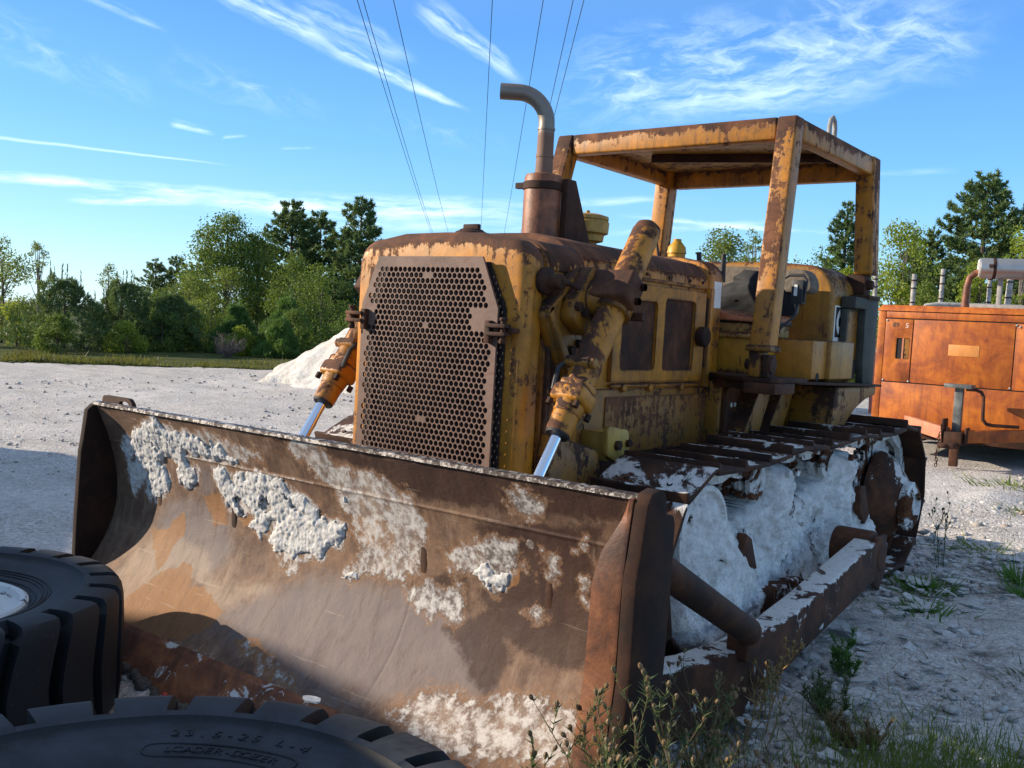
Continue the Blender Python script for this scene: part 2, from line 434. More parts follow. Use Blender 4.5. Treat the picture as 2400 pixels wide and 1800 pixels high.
M['foam'] = plain('foam backing', (.13, .105, .08), .9, var=.3, sc=30, bs=.5)
M['whitedecal'] = plain('white decal', (.72, .72, .68), .6, var=.12)
M['blackdecal'] = plain('black lettering', (.015, .015, .015), .6)
M['chrome'], _B = newmat('polished rod chrome'); finish(_B, (.82, .84, .88), .13, None, metal=1.0)
M['pipe'], _B = newmat('exhaust pipe steel')
_co = _B.n('ShaderNodeTexCoord').outputs['Object']; _n = _B.noise(_co, 9, 7, .7); _z = _B.n('ShaderNodeSeparateXYZ', {0: _co}).outputs[2]
_f = _B.step(_B.m('ADD', _z, _B.m('MULTIPLY', _B.m('SUBTRACT', _n, .5), .12)), 2.70, 2.76)
finish(_B, _B.mix(_f, _B.mix(_n, (.14, .075, .05), (.22, .13, .09)), _B.mix(_n, (.17, .135, .105), (.28, .25, .215))), _B.lerp(_f, .75, .48), _n, .12, .004, _B.lerp(_f, 0.1, .6))
# ---------------------------------------------------------------- ground
def gravel_mat():
    m, B = newmat('white limestone gravel'); co = B.n('ShaderNodeTexCoord').outputs['Object']
    v1 = B.voro(co, 38, 'F1', 'Color'); d1 = B.voro(co, 38); v2 = B.voro(co, 95, 'F1', 'Color'); d2 = B.voro(co, 95)
    v3 = B.voro(co, 9, 'F1', 'Distance')
    g1 = B.n('ShaderNodeSeparateColor', {0: v1}).outputs[0]; g2 = B.n('ShaderNodeSeparateColor', {0: v2}).outputs[1]
    big = B.noise(co, .35, 7, .62); med = B.noise(co, 2.3, 8, .68); fine = B.noise(co, 160, 3, .7)
    t = B.m('ADD', B.m('MULTIPLY', g1, .45), B.m('MULTIPLY', g2, .55))
    c = B.ramp(t, [(.12, (.26, .235, .205)), (.42, (.44, .41, .375)), (.75, (.60, .57, .535)), (.95, (.74, .715, .68))])
    c = B.mix(B.m('MULTIPLY', B.step(med, .35, .72), .35), c, (.46, .42, .38))
    c = B.mix(B.m('MULTIPLY', B.step(big, .45, .66), .35), c, (.68, .65, .615))
    trk = B.noise(B.mapv(co, (.35, 2.6, 1), rot=(0, 0, .62)), 1.0, 7, .68, .3)
    c = B.mix(B.m('MULTIPLY', B.step(trk, .46, .68), .42), c, (.30, .275, .245))
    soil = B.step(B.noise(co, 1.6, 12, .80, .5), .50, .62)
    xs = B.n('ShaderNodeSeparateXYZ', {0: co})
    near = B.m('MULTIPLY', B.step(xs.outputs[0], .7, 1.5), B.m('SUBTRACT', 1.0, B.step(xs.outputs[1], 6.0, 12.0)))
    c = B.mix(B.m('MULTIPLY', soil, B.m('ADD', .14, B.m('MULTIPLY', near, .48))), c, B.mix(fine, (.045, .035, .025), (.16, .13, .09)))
    h = B.m('ADD', B.m('MULTIPLY', B.m('SUBTRACT', 1.0, d1), .7), B.m('MULTIPLY', B.m('SUBTRACT', 1.0, d2), .35))
    h = B.m('ADD', h, B.m('MULTIPLY', med, 1.2)); h = B.m('SUBTRACT', h, B.m('MULTIPLY', trk, 1.5))
    h = B.m('ADD', h, B.m('MULTIPLY', fine, .15))
    finish(B, c, .95, h, .55, .02, 0.0, .2); return m
M['gravel'] = gravel_mat()

def vnoise(x, y, s, oc=4, off=0.0):
    return np.array([mn.fractal(Vector((a * s + off, b * s - off, off * .3)), 1.0, 2.1, oc) for a, b in zip(np.ravel(x), np.ravel(y))]).reshape(np.shape(x))

def make_ground():
    def axis(lo, hi, n, far):
        inner = np.linspace(lo, hi, n); k = 26
        a = lo - np.geomspace(.3, far, k)[::-1]; b = hi + np.geomspace(.3, far, k)
        return np.concatenate([a, inner, b])
    xs = axis(-16, 4, 170, 500); ys = axis(-3, 16, 160, 500)
    X, Y = np.meshgrid(xs, ys)
    Z = .03 * np.clip(Y, 0, 14)
    n1 = vnoise(X, Y, .55, 4, 3.1) * .035 + vnoise(X, Y, 2.6, 4, 8.2) * .018
    fade = np.clip(1 - (np.hypot(X + 5, Y - 6) - 16) / 10, 0, 1)
    rough = 1 + 1.0 * (X > .9) * (Y < 9)
    # flat under the machine and trailer
    under = np.exp(-(np.clip(np.abs(X) - 1.2, 0, 9) ** 2 + np.clip(np.abs(Y - 2.4) - 2.6, 0, 9) ** 2) / .08)
    Z = Z + n1 * fade * rough * (1 - .7 * under)
    # low ridge of pushed-up stones in front of the cutting edge
    Z += .10 * np.exp(-((Y + .22 - .05 * np.sin(X * 5)) / .16) ** 2) * np.exp(-((X + 1.0) / .55) ** 2)
    Z += .03 * np.exp(-((Y + .35) / .2) ** 2) * np.exp(-((X - .2) / .9) ** 2)
    ny, nx = X.shape
    idx = np.arange(nx * ny).reshape(ny, nx)
    F = np.stack([idx[:-1, :-1], idx[:-1, 1:], idx[1:, 1:], idx[1:, :-1]], -1).reshape(-1, 4)
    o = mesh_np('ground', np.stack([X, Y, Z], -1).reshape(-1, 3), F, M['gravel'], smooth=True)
    tag(o, kind='structure'); return o
ground = make_ground()

def lime_pile_mat():
    m, B = newmat('crushed white stone heap'); co = B.n('ShaderNodeTexCoord').outputs['Object']
    n1 = B.noise(co, 3.0, 9, .7); n2 = B.noise(B.mapv(co, (5, 5, 1.2)), 1.0, 6, .65); f = B.noise(co, 45, 4, .75)
    c = B.mix(B.step(B.m('ADD', B.m('MULTIPLY', n1, .5), B.m('MULTIPLY', n2, .5)), .35, .65), (.50, .465, .41), (.74, .71, .66))
    c = B.mix(B.m('MULTIPLY', B.step(f, .5, .75), .3), c, (.32, .29, .25))
    h = B.m('ADD', n2, B.m('MULTIPLY', f, .5)); h = B.m('ADD', h, n1)
    finish(B, c, .95, h, .9, .05, 0.0, .15); return m
M['pile'] = lime_pile_mat()

def heap(name, cx, cy, rx, ry, h, rot, label, seed, res=90):
    """a heap of stone with gullies and a slumped foot"""
    t = np.linspace(-1, 1, res); U, V = np.meshgrid(t, t)
    R = np.hypot(U, V)
    nz = vnoise(U, V, 2.2, 5, seed); n2 = vnoise(U, V, 8.0, 4, seed + 3)
    Rr = R * (1 + .16 * nz)
    Z = np.clip(1 - Rr, 0, 1)
    Z = h * (Z ** 1.0) * (1 - .18 * np.exp(-(Rr / .25) ** 2)) + (n2 * .05 + nz * .06) * h * (Rr < 1)
    c, s = math.cos(rot), math.sin(rot)
    X = cx + rx * U * c - ry * V * s; Y = cy + rx * U * s + ry * V * c
    Z = Z + .03 * np.clip(Y, 0, 14) - .03 - .25 * (Rr > 1.02)
    idx = np.arange(res * res).reshape(res, res)
    F = np.stack([idx[:-1, :-1], idx[:-1, 1:], idx[1:, 1:], idx[1:, :-1]], -1).reshape(-1, 4)
    keep = (Rr < 1.08).reshape(-1)[F].any(1)
    o = mesh_np(name, np.stack([X, Y, Z], -1).reshape(-1, 3), F[keep], M['pile'], smooth=True)
    return tag(o, label, 'gravel heap')
heap('gravel_heap', -10.78, 13.5, 4.12, 3.5, 2.65, .65, 'large white crushed stone heap behind the grille, in front of the pines', 2.0)
heap('gravel_heap', -5.6, 15.8, 2.6, 2.2, 1.9, .3, 'white crushed stone heap seen between canopy pedestal and orange trailer', 5.0, 60)

# added stone ridge, out of view, crest shaped to cast the foreground shade
def make_shade_bank():
    cs = np.linspace(-8.6, 12, 160); ts = np.linspace(-1, 1, 27)
    Cc, T = np.meshgrid(cs, ts)
    hx = np.interp(Cc, [-7, -6.2, -5.6, -4, -1.5, -.62, -.45, -.2, .05, .3, .5, .9, 1.4, 3, 9, 12], [0, 1.0, 2.5, 2.95, 3.3, 3.55, 3.85, 4.18, 4.36, 4.47, 4.56, 4.7, 4.95, 5.15, 4.9, .5])
    base = -11.0; W_ = 4.0
    nz = vnoise(Cc, T, .9, 4, 1.0) * .06
    S = base + T * W_
    Z = hx * np.clip(1 - np.abs(T), 0, 1) + nz * np.clip(1 - np.abs(T) * 1.0, 0, 1) * .6 - .05
    X = S * .875 + Cc * .484; Y = S * .484 - Cc * .875
    idx = np.arange(X.size).reshape(X.shape)
    F = np.stack([idx[:-1, :-1], idx[:-1, 1:], idx[1:, 1:], idx[1:, :-1]], -1).reshape(-1, 4)
    o = mesh_np('shade_bank', np.stack([X, Y, Z], -1).reshape(-1, 3), F, M['pile'], smooth=True)
    tag(o, kind='structure')
make_shade_bank()

# grass verge beyond the gravel
def verge_mat():
    m, B = newmat('rough verge'); co = B.n('ShaderNodeTexCoord').outputs['Object']
    n1 = B.noise(co, 1.4, 8, .7); c = B.ramp(n1, [(.3, (.03, .045, .015)), (.5, (.06, .075, .022)), (.7, (.11, .10, .035))])
    finish(B, c, .95, n1, .8, .08, 0.0, .1); return m
M['verge'] = verge_mat()
EDGE = [(-27, 1.0), (-19.7, 7.9), (-17.6, 9.8), (-15.6, 11.8), (-14.2, 15.5), (-12.5, 20.5), (-6, 23.2), (6, 25.5), (30, 30)]
def edge_y(t):
    k = min(int(t), len(EDGE) - 2); u = t - k
    return (EDGE[k][0] * (1 - u) + EDGE[k + 1][0] * u, EDGE[k][1] * (1 - u) + EDGE[k + 1][1] * u)
def verge():
    n = 200; V = []; F = []
    for i in range(n):
        t = (len(EDGE) - 1) * i / (n - 1); x, y = edge_y(t); dx, dy = (x + 5) / 25, (y + 2) / 25
        L = math.hypot(dx, dy); dx /= L; dy /= L
        w = .12 * math.sin(i * 2.3) + .1 * math.sin(i * 5.1)
        for j, d in enumerate((0, .5, 2, 8, 30, 300)):
            X, Y = x + dx * (d + (w if j == 0 else 0)), y + dy * (d + (w if j == 0 else 0))
            V.append((X, Y, gz(X, Y) + (.012 if j == 0 else .05)))
    for i in range(n - 1):
        for j in range(5): F.append((i * 6 + j, i * 6 + j + 1, (i + 1) * 6 + j + 1, (i + 1) * 6 + j))
    tag(mesh_np('meadow', V, F, M['verge'], smooth=True), kind='structure')
verge()

# ---------------------------------------------------------------- vegetation
def leafmat(name, c0, c1, trans=.35, rough=.55):
    m, B = newmat(name); r = B.n('ShaderNodeNewGeometry').outputs['Random Per Island']
    co = B.n('ShaderNodeTexCoord').outputs['Object']; n = B.noise(co, 1.1, 3, .6)
    c = B.mix(B.m('MULTIPLY', B.m('ADD', r, B.step(n, .3, .7)), .5), c0, c1)
    d = B.n('ShaderNodeBsdfPrincipled', {'Base Color': c, 'Roughness': rough, 'Specular IOR Level': .25})
    t = B.n('ShaderNodeBsdfTranslucent', {'Color': B.mix(.5, c, (c1[0] * 1.5, c1[1] * 1.4, c1[2] * .6))})
    s = B.n('ShaderNodeMixShader', {0: trans, 1: d.outputs[0], 2: t.outputs[0]})
    B.n('ShaderNodeOutputMaterial', {0: s.outputs[0]}); return m
M['pine'] = leafmat('pine needles', (0.060, 0.110, 0.044), (0.155, 0.220, 0.075), .25)
M['pine2'] = leafmat('young pine needles', (0.051, 0.115, 0.035), (0.141, 0.243, 0.058), .3)
M['oak'] = leafmat('broad leaves', (0.058, 0.109, 0.021), (0.147, 0.211, 0.041), .35)
M['bright'] = leafmat('yellow green leaves', (.12, .18, .022), (.26, .32, .045), .45)
M['olive'] = leafmat('olive leaves', (0.09, 0.141, 0.028), (0.192, 0.243, 0.053), .4)
M['goldenrod'] = leafmat('verge weeds', (.05, .075, .02), (.17, .17, .04), .35)
M['bark'] = plain('grey brown bark', (.085, .065, .052), .9, var=.4, sc=14, bs=.6)
M['birch'] = plain('pale bark', (.15, .13, .105), .9, var=.4, sc=10, bs=.4)
M['twig'] = plain('bare dead twigs', (.15, .115, .10), .9, var=.3)

def tris_from(P, D, L, Wd, r):
    """needle/leaf blades: base P, direction D, length, width -> triangles"""
    n = len(P); s = np.cross(D, r.normal(size=(n, 3))); s /= np.linalg.norm(s, axis=1)[:, None] + 1e-9
    L = np.asarray(L).reshape(-1, 1) if np.ndim(L) else L
    V = np.stack([P - s * Wd / 2, P + s * Wd / 2, P + D * L], 1).reshape(-1, 3)
    return V, np.arange(3 * n).reshape(-1, 3)
def leaves_from(P, L, Wd, r, up=.4):
    """folded quads (leaves) at random orientations"""
    n = len(P); D = r.normal(size=(n, 3)); D[:, 2] -= .2; D /= np.linalg.norm(D, axis=1)[:, None]
    N = r.normal(size=(n, 3)); N[:, 2] += up; s = np.cross(D, N); s /= np.linalg.norm(s, axis=1)[:, None] + 1e-9
    sc = (L * r.uniform(.65, 1.25, n))[:, None]; w = sc * Wd / L
    V = np.stack([P, P + D * sc * .45 + s * w / 2, P + D * sc, P + D * sc * .45 - s * w / 2], 1).reshape(-1, 3)
    return V, np.arange(4 * n).reshape(-1, 4)
def trunk_mb(pts, rad, limbs):
    b = MB(); b.tube(pts, rad, 8)
    for p, q, r0 in limbs:
        p = Vector(p); q = Vector(q); mid = (p + q) / 2 + Vector((0, 0, -.04 * (q - p).length))
        b.tube([p, mid, q], [r0, r0 * .7, r0 * .25], 5)
    return b
def tree_root(name, x, y, label, cat, group): return empty(name, (x, y, gz(x, y)), label, cat, group)

def pine(x, y, h, R, label, seed, mat='pine', group=None, low=.12, dens=1.0, bare=.0, lean=0.0):
    r = np.random.default_rng(seed); root = tree_root('pine_tree', x, y, label, 'pine tree', group); z0 = gz(x, y)
    Pn = []; Dn = []; limbs = []
    nl = int(13 + h * 2.2)
    for i in range(nl):
        t = (i + r.uniform(-.3, .3)) / nl; z = h * (low + (1 - low) * t)
        prof = (1 - t) ** .75 * (.55 + .45 * min(1, t / .25)) * r.uniform(.72, 1.12)
        k = int(r.integers(4, 7)) if t < .9 else 3; a0 = r.uniform(0, 6.28)
        for j in range(k):
            if r.random() < bare: continue
            a = a0 + j * 6.283 / k + r.uniform(-.35, .35); L = R * prof * r.uniform(.65, 1.2) + .05 * h * .3
            rise = r.uniform(-.05, .22) + .45 * t
            d = np.array([math.cos(a), math.sin(a), rise]); side = np.array([-math.sin(a), math.cos(a), 0])
            b0 = np.array([x, y, z0 + z]); tip = b0 + d * L
            limbs.append((tuple(b0), tuple(tip), .012 * h * (1 - t) * .5 + .006))
            nt = max(3, int(L * 15 * dens / (h / 5) ** .5))
            u = r.uniform(.28, 1.0, nt) ** .8; sp = (1.05 - u) * .42 * L
            c = b0 + d * (L * u)[:, None] + side * (r.normal(size=nt) * sp)[:, None]
            c[:, 2] += r.normal(size=nt) * .035 * h / 5 + .05 * L * u ** 2
            for q in range(11):
                v = r.normal(size=(nt, 3)) * .75 + d * .55 + np.array([0, 0, .55]); v /= np.linalg.norm(v, axis=1)[:, None]
                Pn.append(c + r.normal(size=(nt, 3)) * .02); Dn.append(v)
    # leader spikes
    for k in range(30):
        Pn.append(np.array([[x, y, z0 + h * r.uniform(.93, 1.0)]])); v = r.normal(size=(1, 3)) * .5 + [0, 0, 1]; Dn.append(v / np.linalg.norm(v))
    P = np.concatenate(Pn); D = np.concatenate(Dn); n = len(P)
    V, F = tris_from(P, D, r.uniform(.7, 1.3, n) * .030 * h ** .5 * 1.9, .022 * h ** .5, r)
    mesh_np('crown', V, F, M[mat], root)
    trunk_mb([(x, y, z0 - .1), (x, y, z0 + h * .5), (x, y, z0 + h * .985)], [.026 * h, .016 * h, .004], limbs).build('trunk', M['bark'], root)
    return root

def broadleaf(x, y, h, R, label, seed, mat='oak', group=None, low=.25, n=5200, clusters=26, leaf=.075, bark='bark', gap=1.0, cat='tree', name='broadleaf_tree', top=1.0):
    r = np.random.default_rng(seed); root = tree_root(name, x, y, label, cat, group); z0 = gz(x, y)
    C = []; limbs = []; base = Vector((x, y, z0)); fork = h * (low + .05)
    for i in range(clusters):
        t = r.uniform(0, 1); z = h * (low + (1 - low) * t)
        w = R * math.sin(PI * min(1, .16 + .84 * t ** .9)) ** .65 * top if t < .98 else R * .15
        a = r.uniform(0, 6.28); rr = w * r.uniform(.25, 1.0) ** .5 * .85
        c = np.array([x + rr * math.cos(a), y + rr * math.sin(a), z0 + min(z, h * .97)])
        C.append((c, R * r.uniform(.26, .46) * gap))
        limbs.append(((x, y, z0 + max(fork * .5, z * .62)), tuple(c), .0042 * h))
    P = []
    per = n // clusters
    for c, s in C:
        v = r.normal(size=(per, 3)); v /= np.linalg.norm(v, axis=1)[:, None]
        P.append(c + v * (s * r.uniform(.25, 1.05, per) ** .6)[:, None] * np.array([1.0, 1.0, .78]))
    P = np.concatenate(P)
    V, F = leaves_from(P, leaf, leaf * .62, r)
    mesh_np('crown', V, F, M[mat], root)
    trunk_mb([(x, y, z0 - .1), (x + .02 * h, y, z0 + h * .45), (x, y, z0 + h * .9)], [.024 * h, .014 * h, .004], limbs).build('trunk', M[bark], root)
    return root

def bushpine(x, y, h, R, label, seed, mat='pine2', group=None):
    """dense young pine with upright candle tips, branches to the ground"""
    r = np.random.default_rng(seed); root = tree_root('young_pine', x, y, label, 'young pine', group); z0 = gz(x, y)
    n = 1100; t = r.uniform(0, 1, n) ** .85; a = r.uniform(0, 6.28, n)
    w = R * np.clip(1.05 - t, 0, 1) ** .55 * (.75 + .25 * np.sin(a * 3 + seed + t * 9)) * r.uniform(.55, 1.05, n) ** .5
    lob = np.array([mn.noise(Vector((math.cos(q) * 1.6 + seed, math.sin(q) * 1.6, v * 3.2))) for q, v in zip(a, t)]); w = w * (1 + .60 * lob)
    c = np.stack([x + w * np.cos(a), y + w * np.sin(a), z0 + .06 + t * h * .90 + .14 * h * np.abs(lob) * t], 1)
    Pn = []; Dn = []
    for k in range(16):
        v = r.normal(size=(n, 3)) * .62 + np.stack([np.cos(a) * .5, np.sin(a) * .5, np.full(n, .85)], 1); v /= np.linalg.norm(v, axis=1)[:, None]
        Pn.append(c + r.normal(size=(n, 3)) * .03); Dn.append(v)
    sp = r.choice(n, 34)
    for k in range(26):
        q = c[sp] + np.array([0, 0, 1.0]) * r.uniform(0, .20 * h, (34, 1)) * (.3 + t[sp][:, None]); v = r.normal(size=(34, 3)) * .3 + [0, 0, 1.]; Pn.append(q); Dn.append(v / np.linalg.norm(v, axis=1)[:, None])
    P = np.concatenate(Pn); D = np.concatenate(Dn)
    V, F = tris_from(P, D, r.uniform(.7, 1.3, len(P)) * .095, .026, r)
    mesh_np('crown', V, F, M[mat], root)
    trunk_mb([(x, y, z0 - .05), (x, y, z0 + h * .9)], [.03 * h, .006], []).build('trunk', M['bark'], root)
    return root

GA = 'trees along the left edge of the yard'; GB = 'trees behind the canopy and trailer'
bushpine(-23.0, 11.1, 2.0, 1.5, 'broad dark young pine at the far left edge of the gravel', 11, 'pine', GA)
broadleaf(-27.9, 12.8, 3.25, .50, 'tall thin sapling with sparse leaves rising behind the far left dark pine', 12, 'olive', GA, .2, 1500, 26, .06, 'birch', .75, 'sapling', 'sapling')
broadleaf(-26.4, 14.3, 2.55, .55, 'shorter sparse sapling right of the tallest sapling at the left', 13, 'olive', GA, .2, 1500, 22, .06, 'birch', .8, 'sapling', 'sapling')
broadleaf(-26.2, 10.9, 3.0, 1.0, 'light green tree cut by the left border of the photo', 14, 'olive', GA, .05, 5200, 34, .07, 'bark', 1.0)
broadleaf(-24.6, 10.6, 1.35, .6, 'yellow green shrub at the foot of the far left tree', 15, 'bright', GA, .0, 3200, 24, .06, cat='shrub', name='shrub')
bushpine(-22.9, 12.75, 1.95, 1.35, 'dark bushy young pine standing second from the left border', 16, 'pine', GA)
bushpine(-22.3, 13.9, 1.65, 1.05, 'smaller dark green young pine right of the two broad dark ones', 17, 'pine', GA)
pine(-46.1, 28.4, 3.9, 1.8, 'distant pine rising left of the other far pines in the low gap', 18, group=GA, low=.05)
pine(-45.2, 29.1, 4.2, 2.0, 'distant round topped pine in the middle of the low gap', 19, group=GA, low=.05)
pine(-43.2, 29.4, 4.0, 1.7, 'distant narrow pine at the right end of the low gap', 20, group=GA, low=.05)
broadleaf(-26.6, 17.4, 2.3, 1.3, 'olive tree below the distant pines, left of the big broad tree', 21, 'olive', GA, .0, 5600, 34, .07)
broadleaf(-27.4, 16.2, 1.9, 1.3, 'low green tree behind the young pines under the open sky', 22, 'oak', GA, .0, 5000, 30, .07)
broadleaf(-25.2, 18.0, 2.7, .95, 'yellowish tree just left of the big broad tree', 38, 'olive', GA, .0, 4600, 30, .07)
broadleaf(-29.0, 20.6, 4.8, 1.8, 'big broad leaved tree with lobed crown left of the tall pines', 23, 'oak', GA, .0, 20000, 70, .10)
broadleaf(-28.6, 21.8, 4.3, 1.4, 'broad leaved tree squeezed between the lobed tree and the tall pines', 24, 'oak', GA, .0, 9500, 44, .085)
pine(-30.4, 24.9, 6.1, 2.8, 'tallest pine of the left group with a ragged crown', 25, group=GA, low=.03, dens=2.0)
pine(-30.3, 26.4, 5.9, 2.3, 'tall pine between the tallest pine and the one beside the grille', 26, group=GA, low=.03, dens=2.0)
pine(-26.6, 25.3, 6.2, 2.4, 'tall pine whose crown stands just left of the radiator guard', 27, group=GA, low=.03, dens=2.0)
broadleaf(-22.5, 19.8, 2.8, 1.4, 'dark broad leaved tree above the stone heap', 28, 'oak', GA, .0, 9000, 40, .075)
broadleaf(-24.4, 20.2, 3.2, 1.3, 'dark tree under the tall pines, behind the bright young pines', 29, 'oak', GA, .0, 9000, 40, .075)
bushpine(-21.2, 15.4, 1.40, .8, 'mid green young pine behind the dead shrub', 30, 'pine2', GA)
bushpine(-20.7, 16.9, 1.75, .9, 'tallest of the bright young pines beside the stone heap', 31, 'pine2', GA)
bushpine(-18.9, 15.2, 1.05, .62, 'short bright young pine nearest to the stone heap', 32, 'pine2', GA)
broadleaf(-21.9, 14.6, 1.1, .8, 'green shrub left of the dead shrub', 33, 'oak', GA, .0, 4200, 26, .055, cat='shrub', name='shrub')
broadleaf(-23.6, 16.2, 1.7, .9, 'yellow green tree behind the green shrub and dead shrub', 34, 'olive', GA, .0, 4600, 30, .065)

SH = 'leafy shrubs along the gravel edge'
for (x, y, h, R, mt, lab) in ((-21.6, 10.2, .95, .55, 'oak', 'low green shrub in front of the far left dark pine'), (-21.4, 12.0, .8, .55, 'bright', 'low yellow green shrub before the second dark pine'), (-21.9, 13.4, 1.15, .6, 'oak', 'green shrub filling the gap right of the second dark pine'),
        (-22.8, 15.0, 1.45, .75, 'olive', 'tall olive shrub left of the low green shrub and dead shrub'), (-20.0, 14.6, .75, .5, 'bright', 'small yellow green shrub right of the dead shrub'), (-19.6, 16.2, 1.3, .7, 'oak', 'round green shrub between the bright young pines'),
        (-18.4, 17.2, 1.5, .8, 'oak', 'dark shrub rising directly behind the stone heap'), (-24.4, 14.9, 1.75, .9, 'oak', 'leafy shrub behind the second and third young pine'), (-25.5, 9.2, 1.5, .8, 'olive', 'olive shrub at the left border beside the yellow shrub'), (-17.0, 19.0, 2.1, 1.1, 'oak', 'broad shrub half hidden by heap and lift cylinder')):
    broadleaf(x, y, h, R, lab, int(abs(x * 100 + y * 7)), mt, SH, 0, 4600, 30, .055, cat='shrub', name='shrub')

broadleaf(-14.8, 34.3, 5.5, 1.7, 'rounded tree seen through the canopy between its left posts', 41, 'olive', GB, .0, 8000, 44, .105)
broadleaf(-13.0, 33.2, 5.8, .75, 'thin tree with see through crown beside the canopy front post', 42, 'olive', GB, .3, 1700, 26, .09, 'birch', .8)
broadleaf(-11.2, 32.0, 4.1, 1.5, 'low olive tree seen through the canopy right of the front post', 43, 'olive', GB, .0, 7000, 40, .10)
pine(-11.0, 37.4, 7.1, 1.8, 'narrow pointed pine seen inside the right half of the canopy', 44, group=GB, low=.03, dens=1.7)
broadleaf(-10.1, 32.8, 4.7, 1.5, 'green tree standing in front of the narrow pointed pine', 45, 'oak', GB, .0, 9000, 44, .095)
broadleaf(-8.2, 30.5, 3.9, 1.1, 'yellow green tree just behind the canopy rear post', 46, 'bright', GB, .0, 6000, 34, .09)
pine(-8.3, 37.6, 5.8, 1.4, 'dark pine right beside the canopy rear post', 52, group=GB, low=.03, dens=1.7)
broadleaf(-6.0, 28.4, 5.0, 1.3, 'yellow green tree above the left end of the orange trailer', 47, 'bright', GB, .0, 9500, 50, .09, 'birch')
pine(-5.6, 36.5, 7.9, 3.1, 'huge layered pine towering over the orange trailer', 48, group=GB, low=.08, dens=1.9)
pine(-7.6, 37.4, 6.1, 1.5, 'dark pine between the yellow green tree and the huge pine', 49, group=GB, low=.03, dens=1.7)
broadleaf(-2.5, 27.3, 4.8, .9, 'yellow green tree cut by the right border above the silver muffler', 50, 'bright', GB, .0, 6500, 36, .09, 'birch')
broadleaf(-3.6, 27.7, 3.8, 1.0, 'pale green tree behind the wooden stakes under the huge pine', 51, 'bright', GB, .0, 6000, 34, .085)
broadleaf(-4.6, 26.1, 3.1, .7, 'small yellow green tree between two stakes', 53, 'olive', GB, .0, 4000, 28, .08)
broadleaf(-1.6, 35.0, 6.5, 1.7, 'dark tree at the right border behind the huge pine', 54, 'oak', GB, .0, 9000, 40, .11)

def dead_shrub():
    x, y = -19.1, 13.6; z0 = gz(x, y); r = random.Random(5); b = MB()
    for i in range(70):
        a = r.uniform(0, 6.28); e = r.uniform(.5, 1.45); L = r.uniform(.35, .78); p = Vector((x + r.uniform(-.05, .05), y + r.uniform(-.05, .05), z0))
        d = Vector((math.cos(a) * math.cos(e), math.sin(a) * math.cos(e), math.sin(e))); q = p + d * L
        b.tube([p, p + d * L * .5 + Vector((0, 0, .03)), q], [.012, .008, .003], 4, False)
        for k in range(5):
            s = p + d * L * r.uniform(.3, .95); t = Vector((r.uniform(-1, 1), r.uniform(-1, 1), r.uniform(.2, 1.2))).normalized()
            b.tube([s, s + t * r.uniform(.08, .2)], [.006, .002], 3, False)
    tag(b.build('dead_shrub', M['twig'], None, smooth=False), 'bare brown dead shrub among green bushes at the gravel edge', 'dead shrub')
dead_shrub()

def tall_grass():
    r = np.random.default_rng(3); P = []
    for i in range(26000):
        t = r.uniform(.6, 5.2); x, y = edge_y(t)
        if mn.noise(Vector((x * .9, y * .9, 1))) + .35 * mn.noise(Vector((x * 4, y * 4, 2))) < r.uniform(-.35, .35): continue
        dx, dy = x + 5, y + 2; L = math.hypot(dx, dy); d = abs(r.normal()) * .8 + .05
        X, Y = x + dx / L * d, y + dy / L * d
        P.append((X, Y, gz(X, Y)))
    ng = len(P)
    for i in range(12000):
        t = r.uniform(.3, 5.4); x, y = edge_y(t); dx, dy = x + 5, y + 2; L = math.hypot(dx, dy); d = abs(r.normal()) * 1.3 + .02
        P.append((x + dx / L * d, y + dy / L * d, gz(x, y) + .03))
    P = np.array(P); D = r.normal(size=P.shape) * .22; D[:, 2] = 1; D /= np.linalg.norm(D, axis=1)[:, None]
    hgt = r.uniform(.04, .19, len(P)) * np.array([1 + 1.1 * mn.noise(Vector((p[0] * .7, p[1] * .7, 5))) for p in P]); hgt[ng:] *= .45
    V, F = tris_from(P, D, hgt, .028, r)
    tag(mesh_np('tall_grass', V, F, M['goldenrod']), 'tall grass and goldenrod along the gravel edge', 'grass', kind='stuff')
tall_grass()

# ---------------------------------------------------------------- overhead wires
M['wire'] = plain('weathered cable', (.06, .07, .085), .6, var=.1)
WIRES = [((-23.6, 21.8, 13.0), (-79.5, 86.2, 13.2), 'leftmost overhead wire, close beside a second one'), ((-23.4, 21.9, 13.0), (-79.3, 86.3, 13.2), 'second overhead wire from the left, paired with the leftmost'),
         ((-22.4, 22.4, 13.0), (-77.8, 87.5, 13.4), 'third overhead wire from the left, running alone'), ((-19.3, 24.1, 13.0), (-74.5, 90.2, 14.3), 'nearly upright overhead wire above the radiator cap'),
         ((-17.7, 24.9, 13.0), (-72.1, 91.9, 13.4), 'overhead wire passing behind the exhaust elbow mouth'), ((-16.8, 25.4, 13.0), (-70.6, 93.2, 13.2), 'overhead wire just right of the exhaust pipe, left of a pair'),
         ((-16.5, 25.6, 13.0), (-70.4, 93.4, 13.2), 'rightmost overhead wire, reaching the canopy corner')]
for a, b_, lab in WIRES:
    A = Vector(a); Bv = Vector(b_); d = (Bv - A); S0 = A - d * .75; S1 = Bv + d * .3
    pts = []
    for i in range(25):
        u = i / 24; p = S0 + (S1 - S0) * u; p.z += -.9 * (1 - (2 * u - 1) ** 2) + .75
        pts.append(p)
    b = MB(); b.tube(pts, [.011 + .010 * (i / 24) for i in range(25)], 5)
    tag(b.build('overhead_wire', M['wire']), lab, 'overhead wire', 'overhead wires crossing the sky')

